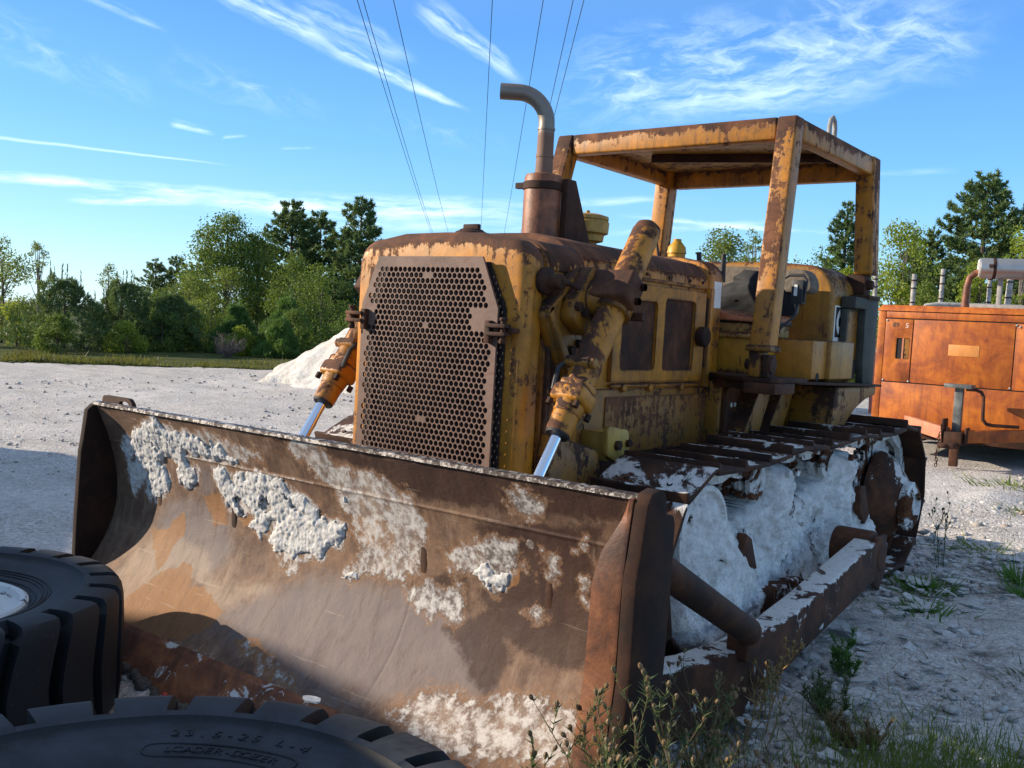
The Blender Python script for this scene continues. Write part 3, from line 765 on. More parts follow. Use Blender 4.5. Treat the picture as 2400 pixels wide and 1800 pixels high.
# ---------------------------------------------------------------- stakes behind the trailer
M['stake'] = plain('weathered grey stake', (.30, .285, .26), .85, var=.35, sc=9, bs=.4)
M['stakepink'] = plain('faded red paint', (.42, .14, .10), .8, var=.3, sc=9)
M['stakewhite'] = plain('pale plastic pipe', (.62, .61, .58), .6, var=.1)
STK = [(-3.43, 16.37, 3.05, .042, 0, 0, 'pale smooth pipe standing beside the canopy pedestal'), (-2.95, 16.75, 3.15, .045, 1, .045, 'leaning stake with red lower half at the left corner of the trailer'),
       (-2.45, 17.13, 3.17, .05, 0, .0, 'grey stake standing third from the left in front of the yellow green tree'), (-2.02, 17.47, 3.30, .045, 0, 0, 'tall grey stake left of the trailer muffler pipe'),
       (-1.61, 17.78, 3.19, .046, 0, 0, 'short grey stake right beside the rusty exhaust bend'), (-1.29, 18.03, 3.28, .045, 0, 0, 'grey stake half hidden by the silver muffler'),
       (-1.05, 18.23, 3.42, .062, 1, -.03, 'thick stake with red foot behind the silver muffler')]
for i, (x, y, zt, r_, red, ln, lab) in enumerate(STK):
    z0 = gz(x, y); H = zt - z0; root = empty('stake', (x, y, z0), lab, 'stake', 'stakes standing behind the trailer')
    tx, ty = -ln * H * .79, -ln * H * .61
    P = lambda u: (x + tx * u, y + ty * u, z0 + H * u)
    k = .62 if red else 0
    MB().tube([P(k), P((k + 1) / 2), P(1)], [r_, r_ * .97, r_ * .93], 12).build('shaft', M['stakewhite'] if i == 0 else M['stake'], root, .006)
    if red: MB().tube([P(-.02), P(k)], [r_ * 1.12, r_ * 1.12], 12).build('red_foot', M['stakepink'], root)
    if i:
        for u in (.80, .90, .955):
            c = Vector(P(u)); MB().tube([c - Vector((0, 0, .012)), c + Vector((0, 0, .012))], r_ * 1.16, 12).build('band', M['rustdark'], root)
        c = Vector(P(.86)); MB().box(c + Vector((.07, .02, 0)), (.10, .02, .02)).build('hook', M['rustdark'], root)
# ================================================================ BULLDOZER
dozer = empty('bulldozer', (0, 2.4, .06), 'rusty yellow crawler bulldozer with wide front blade, perforated grille and open canopy', 'bulldozer')
blade = None
ZS = np.array([.0, .19, .3, .4, .5, .6, .7, .8, .9, 1.0, 1.1, 1.18]); YS = np.array([-.36, -.175, -.06, .03, .09, .125, .14, .135, .115, .085, .04, 0.])
PF = np.polyfit(ZS, YS, 6)
def ymold(z): return np.polyval(PF, z)
STR = {"crust":[[[-1.49,0.965],[-1.35,1.039],[-1.19,1.119],[-1.09,1.157],[-1.04,1.112],[-0.97,1.105],[-0.85,1.111],[-0.76,1.107],[-0.68,1.08],[-0.59,1.054],[-0.49,1.015],[-0.55,0.993],[-0.71,1.009],[-0.84,1.007],[-0.9,1.015],[-0.92,0.958],[-0.86,0.921],[-0.89,0.856],[-0.97,0.806],[-1.01,0.854],[-1.0,0.948],[-1.07,0.986],[-1.15,0.927],[-1.1,0.857],[-1.12,0.79],[-1.21,0.731],[-1.3,0.716],[-1.33,0.776],[-1.28,0.862],[-1.37,0.786],[-1.43,0.713],[-1.48,0.802],[-1.48,0.917]],[[-0.72,0.941],[-0.63,0.96],[-0.6,0.905],[-0.53,0.952],[-0.46,0.947],[-0.37,0.989],[-0.28,0.973],[-0.19,0.958],[-0.16,0.921],[-0.08,0.913],[-0.01,0.89],[-0.02,0.834],[0.06,0.834],[0.16,0.832],[0.16,0.798],[0.12,0.739],[0.04,0.709],[0.01,0.658],[-0.09,0.665],[-0.21,0.631],[-0.27,0.639],[-0.34,0.689],[-0.28,0.769],[-0.34,0.737],[-0.4,0.678],[-0.47,0.724],[-0.45,0.776],[-0.57,0.764],[-0.65,0.78],[-0.66,0.816],[-0.72,0.874]],[[0.17,0.958],[0.2,0.96],[0.19,0.932],[0.16,0.927]],[[0.86,0.772],[0.93,0.815],[1.02,0.797],[1.0,0.737],[0.96,0.713],[0.91,0.74]],[[0.17,0.627],[0.22,0.65],[0.25,0.625],[0.21,0.604]]],"white":[[[0.01,1.263],[0.2,1.08],[0.39,1.099],[0.56,1.036],[0.63,0.96],[0.63,0.873],[0.58,0.69],[0.42,0.64],[0.28,0.644],[0.17,0.621],[0.22,0.734],[0.19,0.86],[0.07,0.974],[-0.11,1.118]],[[0.69,0.823],[0.82,0.871],[0.97,0.936],[1.1,0.924],[1.09,0.853],[1.13,0.803],[1.0,0.787],[0.89,0.747],[0.73,0.734]],[[0.5,0.645],[0.63,0.682],[0.69,0.666],[0.81,0.702],[0.84,0.621],[0.8,0.556],[0.71,0.583],[0.68,0.548],[0.55,0.583]],[[1.09,0.693],[1.14,0.72],[1.2,0.69],[1.14,0.627],[1.1,0.651]],[[1.35,1.004],[1.38,1.0],[1.39,0.929],[1.3,0.928]],[[1.33,0.845],[1.37,0.865],[1.37,0.761],[1.34,0.77]],[[1.16,0.913],[1.25,0.93],[1.25,0.829],[1.19,0.776]],[[1.06,1.126],[1.13,1.148],[1.24,1.104],[1.16,1.028],[1.05,1.019]],[[0.66,0.258],[0.78,0.361],[1.04,0.368],[1.22,0.436],[1.36,0.445],[1.48,0.401],[1.46,0.285],[1.13,0.202],[0.86,0.183]],[[-1.29,1.125],[-0.7,1.143],[-0.33,1.093],[-0.31,1.041],[-0.56,0.978],[-1.03,1.006]],[[-0.27,0.62],[-0.09,0.653],[-0.05,0.627],[-0.16,0.535]],[[-0.98,0.192],[-0.3,0.202],[0.26,0.196],[0.24,0.167],[-0.34,0.157],[-0.99,0.159]],[[-0.23,0.275],[-0.02,0.288],[0.23,0.216],[-0.03,0.215]]],"orange":[[[-1.11,0.171],[-1.11,0.287],[-1.03,0.4],[-0.89,0.473],[-0.81,0.468],[-0.74,0.407],[-0.58,0.401],[-0.45,0.343],[-0.48,0.28],[-0.56,0.226],[-0.83,0.188]],[[-1.23,0.573],[-1.14,0.581],[-1.0,0.686],[-0.96,0.619],[-1.02,0.52],[-1.03,0.447],[-1.05,0.415],[-1.16,0.495]],[[-0.56,0.744],[-0.47,0.766],[-0.46,0.717],[-0.53,0.705]],[[-0.84,0.802],[-0.7,0.839],[-0.65,0.693],[-0.74,0.671]],[[-0.29,0.278],[-0.16,0.305],[-0.0,0.292],[0.08,0.211],[0.24,0.191],[0.11,0.19]],[[0.2,0.887],[0.44,0.889],[0.44,0.763],[0.24,0.764]],[[1.02,0.791],[1.09,0.824],[1.07,0.752],[1.0,0.725]]],"gray":[[[-0.51,0.347],[-0.27,0.462],[0.05,0.593],[0.4,0.628],[0.68,0.635],[0.84,0.59],[0.99,0.519],[1.07,0.376],[0.76,0.331],[0.59,0.242],[0.27,0.224],[0.02,0.254],[-0.29,0.278]],[[-1.11,0.746],[-0.74,0.787],[-0.57,0.598],[-0.7,0.44],[-1.04,0.425],[-1.21,0.637]],[[-0.85,0.923],[-0.72,0.97],[-0.76,0.822],[-0.87,0.806]]],"cream":[[[-1.36,0.333],[-1.25,0.469],[-1.15,0.588],[-0.8,0.547],[-0.63,0.447],[-0.23,0.486],[-0.5,0.334],[-0.75,0.423],[-0.96,0.441],[-1.09,0.344],[-1.16,0.226]]],"dark":[[[-1.56,1.16],[1.58,1.181],[1.55,1.077],[1.26,1.047],[0.93,1.032],[0.85,1.035],[0.63,1.016],[0.29,1.105],[-0.03,1.136],[-0.6,1.195],[-1.18,1.176]],[[0.9,0.976],[1.47,1.062],[1.4,0.929],[1.42,0.564],[1.24,0.52],[1.03,0.559],[0.9,0.683]],[[0.75,0.541],[0.97,0.665],[1.1,0.488],[1.04,0.368]],[[0.49,0.646],[0.81,0.762],[0.87,0.614],[0.66,0.599]]]}
def polydist(X, Z, poly):
    """signed distance to a polygon (positive inside)"""
    P = np.array(poly, dtype=float); n = len(P); d = np.full(X.shape, 1e9); ins = np.zeros(X.shape, bool)
    for i in range(n):
        a = P[i]; b = P[(i + 1) % n]; e = b - a; L2 = max(e @ e, 1e-9)
        t = np.clip(((X - a[0]) * e[0] + (Z - a[1]) * e[1]) / L2, 0, 1)
        d = np.minimum(d, np.hypot(X - a[0] - t * e[0], Z - a[1] - t * e[1]))
        c = (a[1] > Z) != (b[1] > Z)
        if abs(e[1]) > 1e-9: ins ^= c & (X < e[0] * (Z - a[1]) / e[1] + a[0])
    return np.where(ins, d, -d)

def mold_mat():
    m, B = newmat('worn blade steel'); co = B.n('ShaderNodeTexCoord').outputs['Object']
    a1 = B.n('ShaderNodeAttribute', attribute_name='m1'); a2 = B.n('ShaderNodeAttribute', attribute_name='m2')
    s1 = B.n('ShaderNodeSeparateColor', {0: a1.outputs[0]}); s2 = B.n('ShaderNodeSeparateColor', {0: a2.outputs[0]})
    n1 = B.noise(co, 5, 10, .7, .3); n2 = B.noise(co, 22, 8, .75); n3 = B.noise(co, 90, 4, .7); nv = B.noise(B.mapv(co, (14, 5, 2.2)), 1.0, 7, .7, .4)
    nd = B.noise(B.mapv(co, (26, 9, 4.5), rot=(0, .35, 0)), 1.0, 7, .72, .5)
    def brk(mask, soft=.22, a=.55, b=.45):   # break a mask's edge up with noise
        v = B.m('ADD', B.m('MULTIPLY', n1, a), B.m('MULTIPLY', n2, b))
        f = B.m('ADD', mask, B.m('MULTIPLY', B.m('SUBTRACT', v, .5), 1.9))
        return B.step(f, .5 - soft / 2, .5 + soft / 2)
    c = B.ramp(n1, [(.3, (.066, .034, .022)), (.45, (.130, .073, .045)), (.58, (.20, .118, .070)), (.72, (.13, .052, .026))])
    c = B.mix(B.m('MULTIPLY', B.step(n2, .45, .7), .45), c, (.085, .042, .026))
    c = B.mix(B.m('MULTIPLY', B.step(nv, .50, .70), .55), c, (.30, .21, .145))
    c = B.mix(B.m('MULTIPLY', B.step(B.noise(co, 9, 10, .8, .6), .56, .64), .5), c, (.24, .105, .035))
    c = B.mix(B.m('MULTIPLY', brk(s1.outputs[2], .6), .85), c, B.mix(n2, (.10, .078, .076), (.20, .165, .155)))  # gray steel; the lower patch puts soft shade into the colour
    c = B.mix(B.m('MULTIPLY', brk(s2.outputs[0], .5), .5), c, B.mix(n2, (.26, .18, .115), (.42, .33, .24)))
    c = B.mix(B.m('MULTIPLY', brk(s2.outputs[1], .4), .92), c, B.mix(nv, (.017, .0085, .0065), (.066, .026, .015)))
    c = B.mix(B.m('MULTIPLY', brk(s1.outputs[1], .10), .85), c, B.mix(n2, (.15, .060, .016), (.33, .16, .055)))
    c = B.mix(B.m('MULTIPLY', B.step(nd, .50, .70), .42), c, (.055, .026, .017))
    w = brk(s1.outputs[0], .22, .36, .64)
    ring = B.m('MULTIPLY', brk(B.m('ADD', s1.outputs[0], .14), .15, .36, .64), B.m('SUBTRACT', 1.0, w))
    c = B.mix(B.m('MULTIPLY', ring, .6), c, (.27, .14, .065))
    c = B.mix(B.m('MULTIPLY', w, B.lerp(B.step(n2, .42, .60), .18, .95)), c, B.mix(n3, (.38, .34, .30), (.68, .65, .61)))
    scr = B.step(B.noise(B.mapv(co, (3, 3, 60), rot=(0, .25, 0)), 1.0, 3, .6), .66, .70)
    c = B.mix(B.m('MULTIPLY', scr, .25), c, (.40, .33, .26))
    h = B.m('ADD', B.m('MULTIPLY', n2, .5), B.m('MULTIPLY', n3, .2)); h = B.m('ADD', h, B.m('MULTIPLY', w, .8))
    rough = B.lerp(w, B.lerp(n2, .62, .85), .95)
    finish(B, c, rough, h, .6, .010, 0.0, .35); return m
M['mold'] = mold_mat()

def make_moldboard():
    nx, nz = 560, 210
    xs = np.linspace(-1.6, 1.60, nx); zs = np.concatenate([np.linspace(1.178, .19, nz)])
    X, Z = np.meshgrid(xs, zs)
    j1 = vnoise(X, Z, 6.0, 4, 2.0); j2 = vnoise(X, Z, 18.0, 3, 9.0)
    Xj = X + .018 * j1; Zj = Z + .018 * j2
    def mask(key, soft):
        m = np.zeros_like(X)
        for poly in STR[key]: m = np.maximum(m, np.clip(.5 + polydist(Xj, Zj, poly) / (2 * soft), 0, 1))
        return m
    w = .80 * mask('white', .06);
    for pc_ in STR['crust']: w = np.maximum(w, np.clip(.62 + polydist(Xj, Zj, pc_) / .10, 0, .85))
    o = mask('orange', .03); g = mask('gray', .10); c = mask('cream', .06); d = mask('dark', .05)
    w = np.maximum(w, .9 * np.exp(-((Z - .985) / .006) ** 2) * (X < .0) * (X > -1.0) * .75)
    for (px, pz) in ((.21, .928), (1.13, .926)): w = np.maximum(w, 1.0 * (np.hypot(X - px, Z - pz) < .017))
    Y = ymold(Z) + .004 * j1 - .006 * np.exp(-((Z - .985) / .005) ** 2) + .003 * np.exp(-((X - .55) / .004) ** 2) * (Z < .7)
    idx = np.arange(nx * nz).reshape(nz, nx)
    F = np.stack([idx[:-1, :-1], idx[1:, :-1], idx[1:, 1:], idx[:-1, 1:]], -1).reshape(-1, 4)
    V = np.stack([X, Y, Z], -1).reshape(-1, 3)
    # back skin, 35 mm behind
    nb = nz // 6; zb = np.linspace(1.178, .19, nb); Vb = []
    for z in zb: Vb += [(-1.6, float(ymold(z)) + .035, z), (1.60, float(ymold(z)) + .035, z)]
    k = len(V); V = np.concatenate([V, np.array(Vb)])
    Fb = [(k + 2 * i, k + 2 * i + 1, k + 2 * i + 3, k + 2 * i + 2) for i in range(nb - 1)]
    F = np.concatenate([F, np.array(Fb)])
    ob = mesh_np('blade', V, F, M['mold'], dozer, smooth=True)
    n = len(V); me = ob.data
    def col(nm, r, g_, b, a):
        A = np.zeros((n, 4), np.float32); A[:nx * nz] = np.stack([r, g_, b, a], -1).reshape(-1, 4)
        at = me.attributes.new(nm, 'FLOAT_COLOR', 'POINT'); at.data.foreach_set('color', A.ravel())
    col('m1', w, o, g, d); col('m2', c, d, c * 0, c * 0)
    return ob
blade = make_moldboard()

def crust_mat():
    m, B = newmat('dried lime mud'); co = B.n('ShaderNodeTexCoord').outputs['Object']
    n1 = B.noise(co, 40, 6, .75); n2 = B.noise(co, 9, 6, .7)
    c = B.mix(B.step(n1, .3, .7), (.40, .38, .35), (.64, .625, .60)); c = B.mix(B.m('MULTIPLY', B.step(n2, .5, .75), .3), c, (.42, .38, .33))
    finish(B, c, .97, n1, .7, .008, 0.0, .1); return m
M['crust'] = crust_mat()
def make_crust(poly, seed):
    P = np.array(poly); st = .0042; x0, z0 = P.min(0) - .03; x1, z1 = P.max(0) + .03
    xs = np.arange(x0, x1, st); zs = np.arange(z0, z1, st); X, Z = np.meshgrid(xs, zs)
    d = polydist(X + .030 * vnoise(X, Z, 18, 5, seed), Z + .030 * vnoise(X, Z, 18, 5, seed + 5), poly)
    hole = vnoise(X, Z, 9, 4, seed + 2)
    d = np.where(hole < -.50, np.minimum(d, (hole + .50) * .12), d)
    lump = vnoise(X, Z, 16, 3, seed) * .011 + vnoise(X, Z, 42, 3, seed + 1) * .006
    cell = np.array([mn.voronoi(Vector((a * 44 + .8 * mn.noise(Vector((a * 30, b * 30, 1))), b * 44, seed)))[0][0] for a, b in zip(X.ravel(), Z.ravel())]).reshape(X.shape)
    T = np.clip(d / .018, -.4, 1); T = np.sign(T) * np.abs(T) ** .5
    th = np.where(d > 0, .003 + T * (.006 + .45 * lump + .008 * (1 - cell)) * np.clip(d / .05 + .35, 0, 1), T * .02)
    # outward normal of the moldboard
    s = np.gradient(ymold(Z[:, 0]), Z[:, 0]); n_y = -1 / np.sqrt(1 + s ** 2); n_z = s / np.sqrt(1 + s ** 2)
    Y = ymold(Z) + th * n_y[:, None]; Z2 = Z + th * n_z[:, None]
    idx = np.arange(X.size).reshape(X.shape)
    F = np.stack([idx[:-1, :-1], idx[:-1, 1:], idx[1:, 1:], idx[1:, :-1]], -1).reshape(-1, 4)
    keep = (d.reshape(-1)[F] > -.007).all(1)
    V = np.stack([X, Y, Z2], -1).reshape(-1, 3); F = F[keep]
    u = np.unique(F); mp = np.full(len(V), -1); mp[u] = np.arange(len(u))
    o = mesh_np('dried_mud', V[u], mp[F], M['crust'], blade, smooth=True)
for i, p_ in enumerate(STR['crust']): make_crust(p_, 3.0 + i * 7)

def blade_bits():
    # thick top lip, chipped bright
    m, B = newmat('chipped blade lip'); co = B.n('ShaderNodeTexCoord').outputs['Object']
    n = B.noise(co, 30, 7, .75); c = B.mix(B.step(n, .47, .60), (.035, .020, .015), (.36, .33, .30))
    finish(B, c, B.lerp(B.step(n, .40, .56), .7, .38), n, .8, .01, 0.3, .6)
    b = MB(); N = 160
    for i in range(N):
        pass
    xs = np.linspace(-1.615, 1.615, N); P = []; F = []
    for i, x in enumerate(xs):
        w = .004 * mn.noise(Vector((x * 14, 0, 1))) + .003 * mn.noise(Vector((x * 50, 3, 1)))
        for (y, z) in ((-.006, 1.172), (-.004, 1.186 + w), (.030, 1.190 + w * .6), (.036, 1.166)): P.append((x, y, z))
    for i in range(N - 1):
        for k in range(4): F.append((i * 4 + k, i * 4 + (k + 1) % 4, (i + 1) * 4 + (k + 1) % 4, (i + 1) * 4 + k))
    b.add(P, F + [(0, 1, 2, 3), tuple((N - 1) * 4 + k for k in (3, 2, 1, 0))])
    b.build('top_lip', m, blade, smooth=False)
    # cutting edge
    P = []; F = []
    for i, x in enumerate(xs):
        w = .012 * mn.noise(Vector((x * 5, 0, 4)))
        for (y, z) in ((-.168, .214), (-.19, .196), (-.315, .035 + w), (-.27, .02 + w), (-.135, .19)): P.append((x, y, z))
    for i in range(N - 1):
        for k in range(5): F.append((i * 5 + k, i * 5 + (k + 1) % 5, (i + 1) * 5 + (k + 1) % 5, (i + 1) * 5 + k))
    MB().add(P, F + [(0, 1, 2, 3, 4), tuple((N - 1) * 5 + k for k in (4, 3, 2, 1, 0))]).build('cutting_edge', rusty('scoured cutting edge', 2.6, .8, .655, seed=6.0, wx=7, orange=.2), blade, smooth=False)
    # left end plate
    fr = [(-.0, 1.178), (-.038, 1.147), (-.055, 1.0), (-.066, .93), (-.078, .6), (-.080, .381), (-.14, .30), (-.25, .22), (-.25, .05)]
    bk = [(float(ymold(z)) + .03, z) for z in np.linspace(.2, 1.178, 16)]
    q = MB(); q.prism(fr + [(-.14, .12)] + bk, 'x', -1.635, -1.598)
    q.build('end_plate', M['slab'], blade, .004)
    # right end: boxed end with a broad front flange
    q = MB()
    zz = np.linspace(.12, 1.178, 30); P = []; F = []
    for z in zz:
        wi = np.interp(z, [.12, .9, 1.0, 1.1, 1.178], [.115, .105, .085, .03, .004]); yf = np.interp(z, [.12, .3, .6, .9, 1.0, 1.178], [-.19, -.12, -.075, -.068, -.055, -.03])
        P += [(1.603 - wi, float(ymold(z)) + .01 if z > .2 else yf + .05, z), (1.603 - wi, yf + .012, z), (1.60, yf, z), (1.612, yf + .004, z), (1.612, .02, z), (1.60, .03, z)]
    for i in range(len(zz) - 1):
        for k in range(6): F.append((i * 6 + k, i * 6 + (k + 1) % 6, (i + 1) * 6 + (k + 1) % 6, (i + 1) * 6 + k))
    q.add(P, F + [tuple(range(6)), tuple((len(zz) - 1) * 6 + k for k in range(5, -1, -1))])
    q.build('end_flange', rusty('polished brown flange', 1.7, .5, .72, seed=8.0, orange=.5, rough=.55), blade)
    # dark outer slab with a step at the upper rear corner
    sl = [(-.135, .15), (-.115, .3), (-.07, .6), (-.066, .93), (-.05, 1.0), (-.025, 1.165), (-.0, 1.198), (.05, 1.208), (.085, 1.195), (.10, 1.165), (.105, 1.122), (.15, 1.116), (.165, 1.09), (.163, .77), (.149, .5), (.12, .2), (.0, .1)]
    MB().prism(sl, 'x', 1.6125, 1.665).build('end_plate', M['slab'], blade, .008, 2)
    # lifting eye at the left end of the lip
    outer = round_poly([(-1.60, 1.15), (-1.60, 1.222), (-1.335, 1.222), (-1.30, 1.15)], [0, .03, .05, 0])
    b2 = MB(); n = len(outer)
    hole = [(-1.40 + .045 * math.cos(a), 1.192 + .013 * math.sin(a)) for a in np.linspace(0, 2 * PI, 14, endpoint=False)]
    prism_holes(outer, [hole], 'y', .040, .062, 'lifting_eye', M['rustdark'], blade)
    # rear stiffeners and the cross box behind the moldboard
    b3 = MB(); b3.bx(-1.45, 1.45, .18, .34, .30, .44); b3.bx(-1.45, 1.45, .17, .30, .92, 1.04)
    for x in (-1.2, -.6, 0, .6, 1.2): b3.prism([(.16, .25), (.36, .30), (.34, .45), (.24, .9), (.12, 1.1)], 'x', x - .02, x + .02)
    b3.build('rear_stiffeners', M['rustdark'], blade, .006)

def prism_holes(outer, holes, axis, a, b, name, mat, parent, bevel=0.0):
    """plate with holes; outer/holes are 2-D loops, extruded from a to b along an axis"""
    pts = [Vector(p) for p in outer]; edges = [(i, (i + 1) % len(outer)) for i in range(len(outer))]
    for h in holes:
        k = len(pts); pts += [Vector(p) for p in h]; edges += [(k + i, k + (i + 1) % len(h)) for i in range(len(h))]
    V, E, Fc, _, _, _ = delaunay_2d_cdt(pts, edges, [], 0, 1e-7)
    V2 = np.array([tuple(v) for v in V]); F = np.array([f for f in Fc if len(f) == 3])
    c = V2[F].mean(1); keep = polydist(c[:, 0], c[:, 1], outer) > 0
    for h in holes:
        h = np.array(h); ctr = h.mean(0); rad = np.hypot(*(h - ctr).T).max()
        near = np.hypot(c[:, 0] - ctr[0], c[:, 1] - ctr[1]) < rad * 1.01
        if near.any():
            ii = np.where(near)[0]; keep[ii] &= ~(polydist(c[ii, 0], c[ii, 1], h) > 0)
    F = F[keep]; n = len(V2)
    # boundary edges
    ec = {}
    for f in F:
        for i in range(3):
            e = (f[i], f[(i + 1) % 3]); key = (min(e), max(e)); ec[key] = None if key in ec else e
    bd = [e for e in ec.values() if e is not None]
    def P(p, h):
        return (h, p[0], p[1]) if axis == 'x' else ((p[0], h, p[1]) if axis == 'y' else (p[0], p[1], h))
    vs = [P(p, a) for p in V2] + [P(p, b) for p in V2]
    fs = [tuple(int(i) for i in f) for f in F] + [tuple(int(i) + n for i in f[::-1]) for f in F] + [(int(e[1]), int(e[0]), int(e[0]) + n, int(e[1]) + n) for e in bd]
    mb = MB(); mb.v = vs; mb.f = fs
    return mb.build(name, mat, parent, bevel, ang=30)
blade_bits()

# ---------------------------------------------------------------- radiator guard and grille
def arch(hw, z0, zs, r=.13, crown=.02, n=8):
    """(x,z) outline: straight sides, round shoulders, slightly crowned top"""
    p = [(-hw, z0), (hw, z0)]
    for i in range(n + 1):
        a = (PI / 2) * i / n; p.append((hw - r + r * math.cos(a), zs - r + r * math.sin(a)))
    for x in (hw * .45, 0, -hw * .45): p.append((x, zs + crown * (1 - (x / hw) ** 2) + .012))
    for i in range(n + 1):
        a = PI / 2 + (PI / 2) * i / n; p.append((-hw + r + r * math.cos(a), zs - r + r * math.sin(a)))
    return p
g_ = MB(); g_.prism(arch(.54, .55, 2.09), 'y', .775, .935)
guard = g_.build('radiator_guard', M['guard'], dozer, .055, 5, ang=60)
g2 = MB(); g2.prism(arch(.532, .55, 2.088), 'y', .940, 1.262); g2.build('guard_side', worn_paint('rusted guard side paint', thr=.495, streak=.9, seed=4.9, chip=.35, stain=1.0, grime=.5), guard, .012, 2)
# cast top cap plate lapping over the rear of the shell
tc_ = MB()
pr = arch(.541, 1.955, 2.096); pr2 = [p for p in pr if p[1] >= 1.955]
tc_.prism([p for p in pr2], 'y', .952, 1.235)
tc_.build('top_cover', worn_paint('dark worn top cover', thr=.47, streak=.8, seed=14.0, up=.6, rk=.55, zg=(1.98, 2.08, .1)), guard, .008, 2)

def make_grille():
    y = .722; W0, W1 = .4297, .3267; z0, z1, z2 = .72, 1.7698, 1.9987
    outer = [(-W0, .80), (-W0 + .05, z0), (W0 - .05, z0), (W0, .80), (W0, z1), (W1, z2), (-W1, z2), (-W0, z1)]
    p = .0300; rw = p * math.sqrt(3) / 2; holes = []; r = .0131; skip = {(0, 1.905), (0, 1.685), (0, 1.245), (0, .96)}
    j = 0; z = z2 - .062
    while z > z0 + .03:
        off = p / 2 if j % 2 else 0
        for i in range(-14, 15):
            x = i * p + off
            c = np.array([x]); zc = np.array([z])
            if polydist(c, zc, outer)[0] < .033 + .010 * rnd.random(): continue
            if any(abs(x - a) < .018 and abs(z - b) < .013 for a, b in skip): continue
            if x > .28 and z1 - .10 < z < z1 + .01 or x < -.33 and z1 - .10 < z < z1 + .01: continue
            holes.append([(x + r * math.cos(a), z + r * math.sin(a)) for a in np.linspace(0, 2 * PI, 12, endpoint=False)])
        z -= rw; j += 1
    g = prism_holes(outer, holes, 'y', y, y + .011, 'grille', M['grille'], guard)
    # core panel, near black to put the shade behind the holes into colour
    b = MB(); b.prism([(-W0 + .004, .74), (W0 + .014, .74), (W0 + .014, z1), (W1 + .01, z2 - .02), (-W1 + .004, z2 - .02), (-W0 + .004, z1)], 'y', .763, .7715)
    b.build('shaded_core_panel', plain('shaded radiator core', (.022, .012, .009), .8, var=.6, sc=20), guard)
    return g
grille = make_grille()

# hinge lugs on both sides of the grille
for sx, zc in ((-1, 1.70), (1, 1.675), (-1, .985), (1, 1.00)):
    x = sx * .435; h = MB()
    h.box((x + sx * .015, .705, zc + .018), (.11, .05, .018)); h.box((x + sx * .015, .705, zc - .018), (.11, .05, .018))
    h.box((x - sx * .04, .708, zc - .01), (.03, .03, .10)); h.tube([(x + sx * .045, .705, zc - .045), (x + sx * .045, .705, zc + .045)], .014, 10)
    h.box((x + sx * .07, .735, zc), (.06, .04, .022)); h.bolt((x + sx * .045, .705, zc + .044), (0, 0, 1), .02, .012); h.bolt((x + sx * .045, .705, zc - .044), (0, 0, -1), .018, .016)
    h.build('hinge', M['rust'], guard, .004)
# radiator cap
b = MB(); b.lathe([(.085, 0), (.088, .012), (.08, .03), (.062, .036), (.055, .045)], (0, 1.02, 2.113), (0, 0, 1), 24); b.box((0, 1.02, 2.168), (.10, .022, .030)); b.build('radiator_cap', M['rustdark'], guard, .006, ang=50)
# latch boss with handle on the side
b = MB(); b.lathe([(.062, 0), (.062, .035), (.045, .05), (.034, .055), (.034, .11), (.026, .115)], (.53, .90, 1.905), (1, 0, 0), 20)
b.tube([(.635, .90, 1.905), (.645, .95, 1.900), (.645, 1.01, 1.885), (.645, 1.03, 1.875)], [.018, .014, .010, .013], 8)
b.build('latch', M['rustdark'], guard, .003, ang=50)
# rust channel running down the guard side
b = MB(); b.prism([(.99, .62), (1.09, .62), (1.07, 1.66), (1.035, 1.72), (1.0, 1.66)], 'x', .53, .545); b.bx(.53, .552, .955, .985, .6, 1.78); b.build('side_channel', worn_paint('rusty side channel', thr=.44, seed=15.5, streak=.9, rk=.9), guard, .004)
b = MB(); b.tube([(.534, 1.15, 1.475), (.546, 1.15, 1.475)], .032, 18); b.build('cover_disc', M['paint'], guard, .003)

# ---------------------------------------------------------------- hood
def shell(y0, y1, hw, zs, r, name, mat, parent, bev=.01, z0=1.0, crown=.012):
    q = MB(); q.prism(arch(hw, z0, zs, r, crown), 'y', y0, y1); return q.build(name, mat, parent, bev, 2)
hood = shell(1.268, 2.745, .430, 2.145, .15, 'hood', M['hood'], dozer, .012)
b = MB()
for z in (1.995, ): b.bx(.428, .442, 1.30, 2.70, z - .014, z + .006)
b.bx(.428, .436, 1.30, 2.70, 2.05, 2.056); build_each(b, 'hood_bead', worn_paint('hood bead', thr=.5, seed=2.9), hood, .003)
b = MB()
for y in (1.34, 1.75, 2.0, 2.25, 2.5, 2.66): b.bolt((.43, y, 2.02 + .001), (1, 0, 0), .010, .006)
build_each(b, 'hood_bolt', M['rustdark'], hood)
